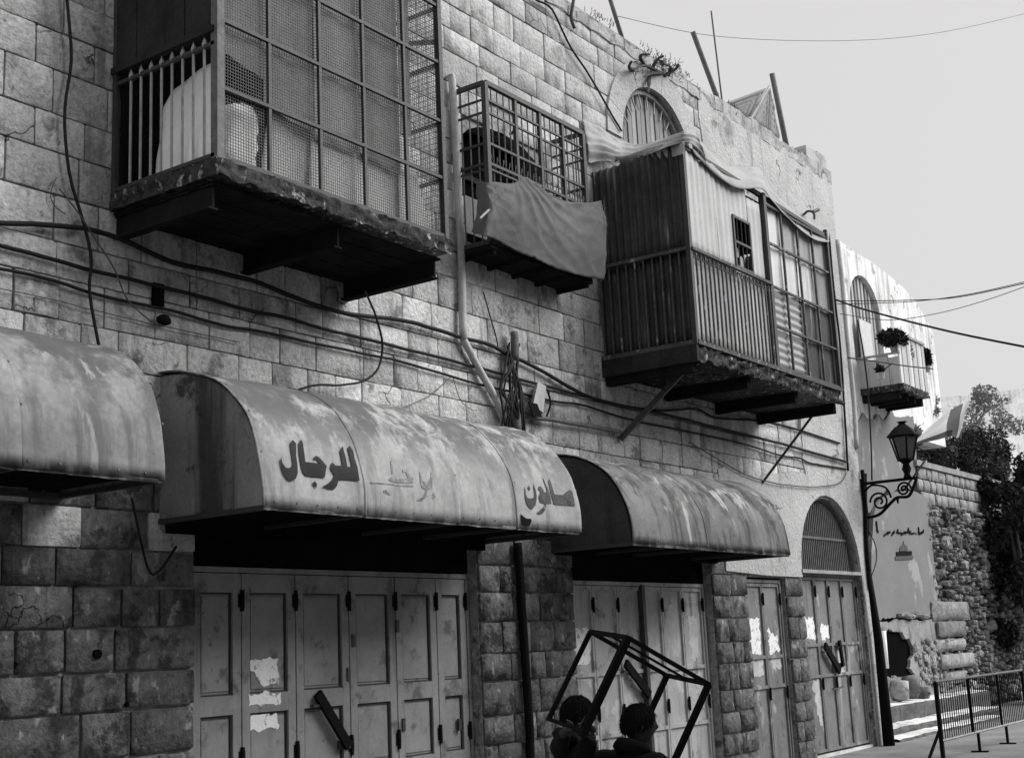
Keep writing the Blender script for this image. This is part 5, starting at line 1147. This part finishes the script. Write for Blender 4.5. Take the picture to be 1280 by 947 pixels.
# ================================================================ unseen house added behind the camera, sized to shade the lower facade
OB = thing('unseen_shade_house', 'unseen house added behind the viewer to shade the lower street front', 'house', (4, -10.6, GZ))
m = MB(); OH = 8.8; ol = [(-3.5, GZ-.05), (25, GZ-.05), (25, OH), (-3.5, OH)]; wn = []
for k in range(6):
    x = -2+k*4.4; wn += [[(x, .1), (x, 2.5), (x+1.6, 2.5), (x+1.6, .1)][::-1], [(x+.2, 4.6), (x+.2, 6.4), (x+1.3, 6.4), (x+1.3, 4.6)][::-1]]
sheet(m, ol, wn, -10.6, -.4); m.box(-3.5, 25, -18, -10.95, GZ, OH); part('wall', m, 'plaster', OB)

# ================================================================ steel table frame carried by two boys
FR = thing('steel_frame', 'black welded box frame of a table carried tilted by two boys', 'frame', (5.84, -4.5, 1.2))
fo = Vector((5.839, -4.515, 1.638)); fu = Vector((.266, .387, .042)); fv = Vector((.38, -.233, -.249)); fw = Vector((-.182, .172, -.438))
ft = .030
def fbar(nm, p, q, t_=ft):
    m = MB(); m.bar(p, q, t_, t_, fw.normalized() if abs((q-p).normalized().dot(fw.normalized())) < .9 else fu.normalized()); part(nm, m, 'black_metal', FR)
for nm, p, q in (('top_rail', fo, fo+fu), ('top_rail', fo, fo+fv), ('top_rail', fo+fu, fo+fu+fv), ('top_rail', fo+fv, fo+fu+fv)): fbar(nm, p, q, .021)
fbar('leg', fo, fo+fw*1.06, .036); fbar('leg', fo+fu, fo+fu+fw*1.02, .022); fbar('leg', fo+fv, fo+fv+fw*1.16, .028); fbar('leg', fo+fu+fv, fo+fu+fv+fw*1.05, .026)
fbar('lower_rail', fo+fu+fw, fo+fw*1.0, .018); fbar('lower_rail', fo+fu+fv+fw*.98, fo+fv+fw*.98, .018)
fbar('cross_rail', fo+fu*.5, fo+fu*.5+fv, .012)

# ---------------------------------------------------------------- boys
def skin_mesh(verts, edges, radii, root=0, sub=2):
    me = bpy.data.meshes.new('tmp'); me.from_pydata([tuple(v) for v in verts], edges, [])
    ob = bpy.data.objects.new('tmp', me); COL.objects.link(ob)
    md = ob.modifiers.new('s', 'SKIN'); md.use_smooth_shade = True; md.branch_smoothing = .6
    sv = me.skin_vertices[0].data
    for i, r_ in enumerate(radii):
        sv[i].radius = r_ if isinstance(r_, tuple) else (r_, r_); sv[i].use_root = (i == root)
    sb = ob.modifiers.new('u', 'SUBSURF'); sb.levels = sub; sb.render_levels = sub
    dg = bpy.context.evaluated_depsgraph_get(); dg.update(); out = bpy.data.meshes.new_from_object(ob.evaluated_get(dg))
    vs = [v.co.copy() for v in out.vertices]; fs = [tuple(p.vertices) for p in out.polygons]
    bpy.data.objects.remove(ob); bpy.data.meshes.remove(me); bpy.data.meshes.remove(out)
    return vs, fs
def head_mesh(s):
    """head facing +x, centred at the origin, height 2 in units of s"""
    vs = []; nu, nv = 28, 20
    for j in range(nv+1):
        for i in range(nu):
            a = 2*math.pi*i/nu; b_ = math.pi*j/nv; x, y, z_ = math.sin(b_)*math.cos(a), math.sin(b_)*math.sin(a), math.cos(b_)
            px_, py_, pz_ = .88*x, .74*y, z_
            if z_ < 0: k = 1+.34*z_*(.6+.4*abs(y)); py_ *= k; px_ *= (1 + .22*z_) if x > 0 else (1+.42*z_)
            if x > 0:
                px_ += .07*math.exp(-((z_+.72)/.16)**2-(y/.3)**2)                     # chin
                px_ += .05*math.exp(-((z_+.42)/.10)**2-(y/.28)**2)                    # lips
                px_ -= .035*math.exp(-((z_+.44)/.03)**2-(y/.22)**2)                   # mouth line
                px_ += .05*math.exp(-((z_-.22)/.12)**2-(y/.5)**2)                     # brow
                px_ -= .09*math.exp(-((z_-.02)/.11)**2-((abs(y)-.36)/.16)**2)         # eye sockets
                px_ += .24*math.exp(-((z_+.18)/.15)**2-(y/.13)**2) + .08*math.exp(-((z_+.02)/.16)**2-(y/.11)**2)   # nose
            vs.append(Vector((px_, py_, pz_))*s)
    fs = [(j*nu+i, j*nu+(i+1) % nu, (j+1)*nu+(i+1) % nu, (j+1)*nu+i) for j in range(nv) for i in range(nu)]
    for sg in (-1, 1):                                    # ears
        b0 = len(vs); n1, n2 = 8, 6
        for j in range(n2+1):
            for i in range(n1):
                a = 2*math.pi*i/n1; b_ = math.pi*j/n2
                vs.append(Vector((-.02+.13*math.sin(b_)*math.cos(a), sg*(.76+.05*math.sin(b_)*math.sin(a)+.06*(math.cos(a) < 0)), -.08+.22*math.cos(b_)))*s)
        fs += [(b0+j*n1+i, b0+j*n1+(i+1) % n1, b0+(j+1)*n1+(i+1) % n1, b0+(j+1)*n1+i) for j in range(n2) for i in range(n1)]
    for sg in (-1, 1):                                    # eyeballs
        b0 = len(vs); n1, n2 = 8, 6
        for j in range(n2+1):
            for i in range(n1):
                a = 2*math.pi*i/n1; b_ = math.pi*j/n2; vs.append(Vector((.72+.09*math.sin(b_)*math.cos(a), sg*.32+.1*math.sin(b_)*math.sin(a), .0+.07*math.cos(b_)))*s)
        fs += [(b0+j*n1+i, b0+j*n1+(i+1) % n1, b0+(j+1)*n1+(i+1) % n1, b0+(j+1)*n1+i) for j in range(n2) for i in range(n1)]
    return vs, fs
def hand_parts(wrist, target, axis, grip_r):
    """palm and five fingers curled round a bar at target running along axis; returns chains of (points, radii)"""
    wrist, target, axis = Vector(wrist), Vector(target), Vector(axis).normalized()
    d = (target-wrist); d -= axis*d.dot(axis); d.normalize(); sd_ = axis.cross(d).normalized()
    base = target - d*(grip_r+.012)
    ch = [([wrist, wrist.lerp(base, .6), base + axis*.0], [(.021, .021), (.026, .019), (.030, .016)])]
    for k, ln in enumerate((.85, 1.0, .95, .78)):
        o = base + axis*(.026-.0175*k); rr = grip_r+.010
        pts = [o - d*.012 + sd_*.004]
        for t in (0.15, .75, 1.35, 1.9): a = t*ln*1.35; pts.append(target + axis*(.026-.0175*k) - d*rr*math.cos(a) + sd_*rr*math.sin(a))
        ch.append((pts, [.0085, .0085, .008, .0075, .0065]))
    o = base + axis*.022 - d*.02
    rr = grip_r+.011; pts = [o, o + axis*.016 - sd_*.008]
    for t in (.6, 1.2): pts.append(target + axis*.034 - d*rr*math.cos(t) - sd_*rr*math.sin(t))
    ch.append((pts, [.0105, .010, .009, .0075])); return ch
def person(label, foot, facing, height, head_turn, hands, slim, jacket, trousers, lean=(0, 0)):
    """foot: ground point; facing: angle of local +x; hands: world points gripped (left, right) with bar axis"""
    s = height/1.42; foot = Vector(foot); c, sn = math.cos(facing), math.sin(facing)
    def Wd(x, y, z_):
        x += lean[0]*max(0, z_-.7); y += lean[1]*max(0, z_-.7)
        return foot + Vector((c*x-sn*y, sn*x+c*y, z_))*s
    t = thing('person', label, 'person', tuple(foot))
    pel, wai, che, nb, nt_, hc = Wd(0, 0, .72), Wd(-.005, 0, .86), Wd(0, 0, 1.05), Wd(-.012, 0, 1.17), Wd(.0, 0, 1.225), Wd(.022, 0, 1.312)
    V = [pel, wai, che, nb, nt_]; E_ = [(0, 1), (1, 2), (2, 3), (3, 4)]; Rr = [(.115*s, .085*s), (.105*s, .08*s), (.125*s, .09*s), (.055*s, .055*s), (.045*s, .045*s)]
    arms = {}; legs = {}
    for sg, nm in ((1, 'l'), (-1, 'r')):
        shd = Wd(-.01, sg*.155, 1.155); tgt, ax = hands[nm]; tgt = Vector(tgt); d = (shd-tgt).normalized(); wr = tgt + d*.085
        v = wr-shd; L1, L2 = .235*s, .215*s; dist = min(v.length, (L1+L2)*.985); 
        wr = shd + v.normalized()*dist; a = (L1*L1-L2*L2+dist*dist)/(2*dist); h = math.sqrt(max(0, L1*L1-a*a))
        dn = Vector((0, 0, -1)) - v.normalized()*v.normalized().dot(Vector((0, 0, -1))); dn = (dn.normalized()*.8 + (Vector((-sn, c, 0))*sg*.6)); dn -= v.normalized()*dn.dot(v.normalized()); dn.normalize()
        el = shd + v.normalized()*a + dn*h
        arms[nm] = (shd, el, wr, tgt, ax)
        b0 = len(V); V += [shd, el, wr]; E_ += [(2, b0), (b0, b0+1), (b0+1, b0+2)]; Rr += [.048*s, .034*s, .024*s]
        hip, kn, an, toe = Wd(0, sg*.075, .66), Wd(.03, sg*.085, .38), Wd(-.02, sg*.085, .075), Wd(.12, sg*.10, .03)
        legs[nm] = (hip, kn, an, toe)
        b0 = len(V); V += [hip, kn, an, toe]; E_ += [(0, b0), (b0, b0+1), (b0+1, b0+2), (b0+2, b0+3)]; Rr += [.075*s, .05*s, .034*s, .03*s]
    bod = MB(); bod.add(*skin_mesh(V, E_, Rr))
    hv, hf = head_mesh(.099*s); yaw = facing+head_turn; ch_, sh_ = math.cos(yaw), math.sin(yaw)
    bod.add([hc + Vector((ch_*v.x-sh_*v.y, sh_*v.x+ch_*v.y, v.z)) for v in hv], hf)
    for nm in 'lr':
        shd, el, wr, tgt, ax = arms[nm]
        for pts, rad in hand_parts(wr, wr + (wr-el).normalized()*.085 if (tgt-wr).length > .16 else tgt, ax, .018):
            bod.add(*skin_mesh(pts, [(i, i+1) for i in range(len(pts)-1)], rad, 0, 1))
    body = part('body', bod, 'skin', t, True)
    rm = body.modifiers.new('merge', 'REMESH'); rm.mode = 'VOXEL'; rm.voxel_size = .006; rm.use_smooth_shade = True
    # jacket: torso and sleeves
    V = [Wd(0, 0, .68), wai, Wd(0, 0, 1.08), Wd(-.012, 0, 1.17), Wd(-.012, 0, 1.225)]; E_ = [(0, 1), (1, 2), (2, 3), (3, 4)]; Rr = [(.14*s, .11*s), (.13*s, .10*s), (.145*s, .115*s), (.105*s, .10*s), (.075*s, .075*s)]
    for sg, nm in ((1, 'l'), (-1, 'r')):
        shd, el, wr, _, _ = arms[nm]; b0 = len(V); V += [shd, el, el.lerp(wr, .9)]; E_ += [(2, b0), (b0, b0+1), (b0+1, b0+2)]; Rr += [.075*s, .058*s, .042*s]
    Rr = [tuple(q*slim for q in r_) if isinstance(r_, tuple) else r_*slim for r_ in Rr]
    m = MB(); m.add(*skin_mesh(V, E_, Rr)); jk = part('jacket', m, jacket, t, True)
    tx = bpy.data.textures.new('folds', 'CLOUDS'); tx.noise_scale = .07; dm = jk.modifiers.new('folds', 'DISPLACE'); dm.texture = tx; dm.strength = .022; dm.mid_level = .5
    m = MB(); m.tube([Wd(-.03+.055*math.cos(a), .075*math.sin(a), 1.20+.03*math.cos(a+math.pi)) for a in np.linspace(0, 2*math.pi, 13)], .034*s, 6, False); part('collar', m, jacket, t, True)
    V = [Wd(0, 0, .74), Wd(0, 0, .70)]; E_ = [(0, 1)]; Rr = [(.13*s, .1*s), (.12*s, .095*s)]
    for nm in 'lr':
        hip, kn, an, toe = legs[nm]; b0 = len(V); V += [hip, kn, an+Vector((0, 0, .03))]; E_ += [(1, b0), (b0, b0+1), (b0+1, b0+2)]; Rr += [.088*s, .065*s, .055*s]
        sh_m = MB(); sh_m.add(*skin_mesh([an+Vector((0, 0, -.01)), an.lerp(toe, .5)-Vector((0, 0, .02)), toe + Vector((0, 0, .005))], [(0, 1), (1, 2)], [.045*s, (.042*s, .042*s), .034*s])); part('shoe', sh_m, 'cloth_black', t, True)
    m = MB(); m.add(*skin_mesh(V, E_, Rr)); part('trousers', m, trousers, t, True)
    # short hair as a cap over the skull with a soft fringe
    m = MB(); vs = []; nu, nv = 32, 14; hs = .098*s
    for j in range(nv+1):
        for i in range(nu):
            a = 2*math.pi*i/nu; lim = .50 + .15*(1-math.cos(a))/2 + .03*nz(math.cos(a)*4, math.sin(a)*4)
            if math.cos(a) > .2: lim -= .13*math.cos(a)
            b_ = math.pi*lim*j/nv; x, y, z_ = math.sin(b_)*math.cos(a), math.sin(b_)*math.sin(a), math.cos(b_)
            k = 1.07 + .035*nz(x*7, y*7, z_*7) - .05*(j == nv); vs.append(Vector((.92*x*k, .78*y*k, (z_*1.02)*k if z_ > 0 else z_*.95))*hs)
    fs = [(j*nu+i, j*nu+(i+1) % nu, (j+1)*nu+(i+1) % nu, (j+1)*nu+i) for j in range(nv) for i in range(nu)]
    m.add([hc + Vector((ch_*v.x-sh_*v.y, sh_*v.x+ch_*v.y, v.z)) for v in vs], fs); part('hair', m, 'hair', t, True)
    m = MB(); hr = random.Random(int(height*1000))
    for _ in range(1300):
        i = hr.randrange(nu); j = hr.randint(2, nv); p = vs[j*nu+i]*hr.uniform(.98, 1.03); q = vs[min(nv, j+1)*nu+i]; d = (q - vs[max(0, j-2)*nu+i]).normalized() + p.normalized()*hr.uniform(.0, .45) + Vector((hr.uniform(-.5, .5), hr.uniform(-.5, .5), hr.uniform(-.3, .1)))
        d = d.normalized()*hs*hr.uniform(.12, .26); sd_ = d.cross(p).normalized()*hs*.035
        pts = [p-sd_, p+sd_, p+d]; m.add([hc + Vector((ch_*v.x-sh_*v.y, sh_*v.x+ch_*v.y, v.z)) for v in pts], [(0, 1, 2)])
    tag(part('hair_strands', m, 'hair', t), kind='stuff')
    return t
rt = math.atan2(_r0[1], _r0[0])                            # heading of picture-right
gripB = fo + fw*.93; gripC = fo+fv+fw*1.1
hR = PD(797, 906, 6.95); hL = PD(718, 890, 7.45)
person('boy in dark jacket nearer the viewer, reaching left to grip the frame', (hR.x-.02, hR.y, GZ), rt+R(40), 1.435, R(-26), {'l': (gripB, fw), 'r': (gripC, fw)}, 1.0, 'cloth_black', 'cloth_dark')
person('smaller boy at the left holding the low end of the frame', (hL.x-.01, hL.y, GZ), rt+R(25), 1.47, R(-14), {'l': (fo+fu*.5+fw*1.0, fu), 'r': (fo+fu*.12+fw*1.0, fu)}, .84, 'cloth_dark', 'cloth_dark')
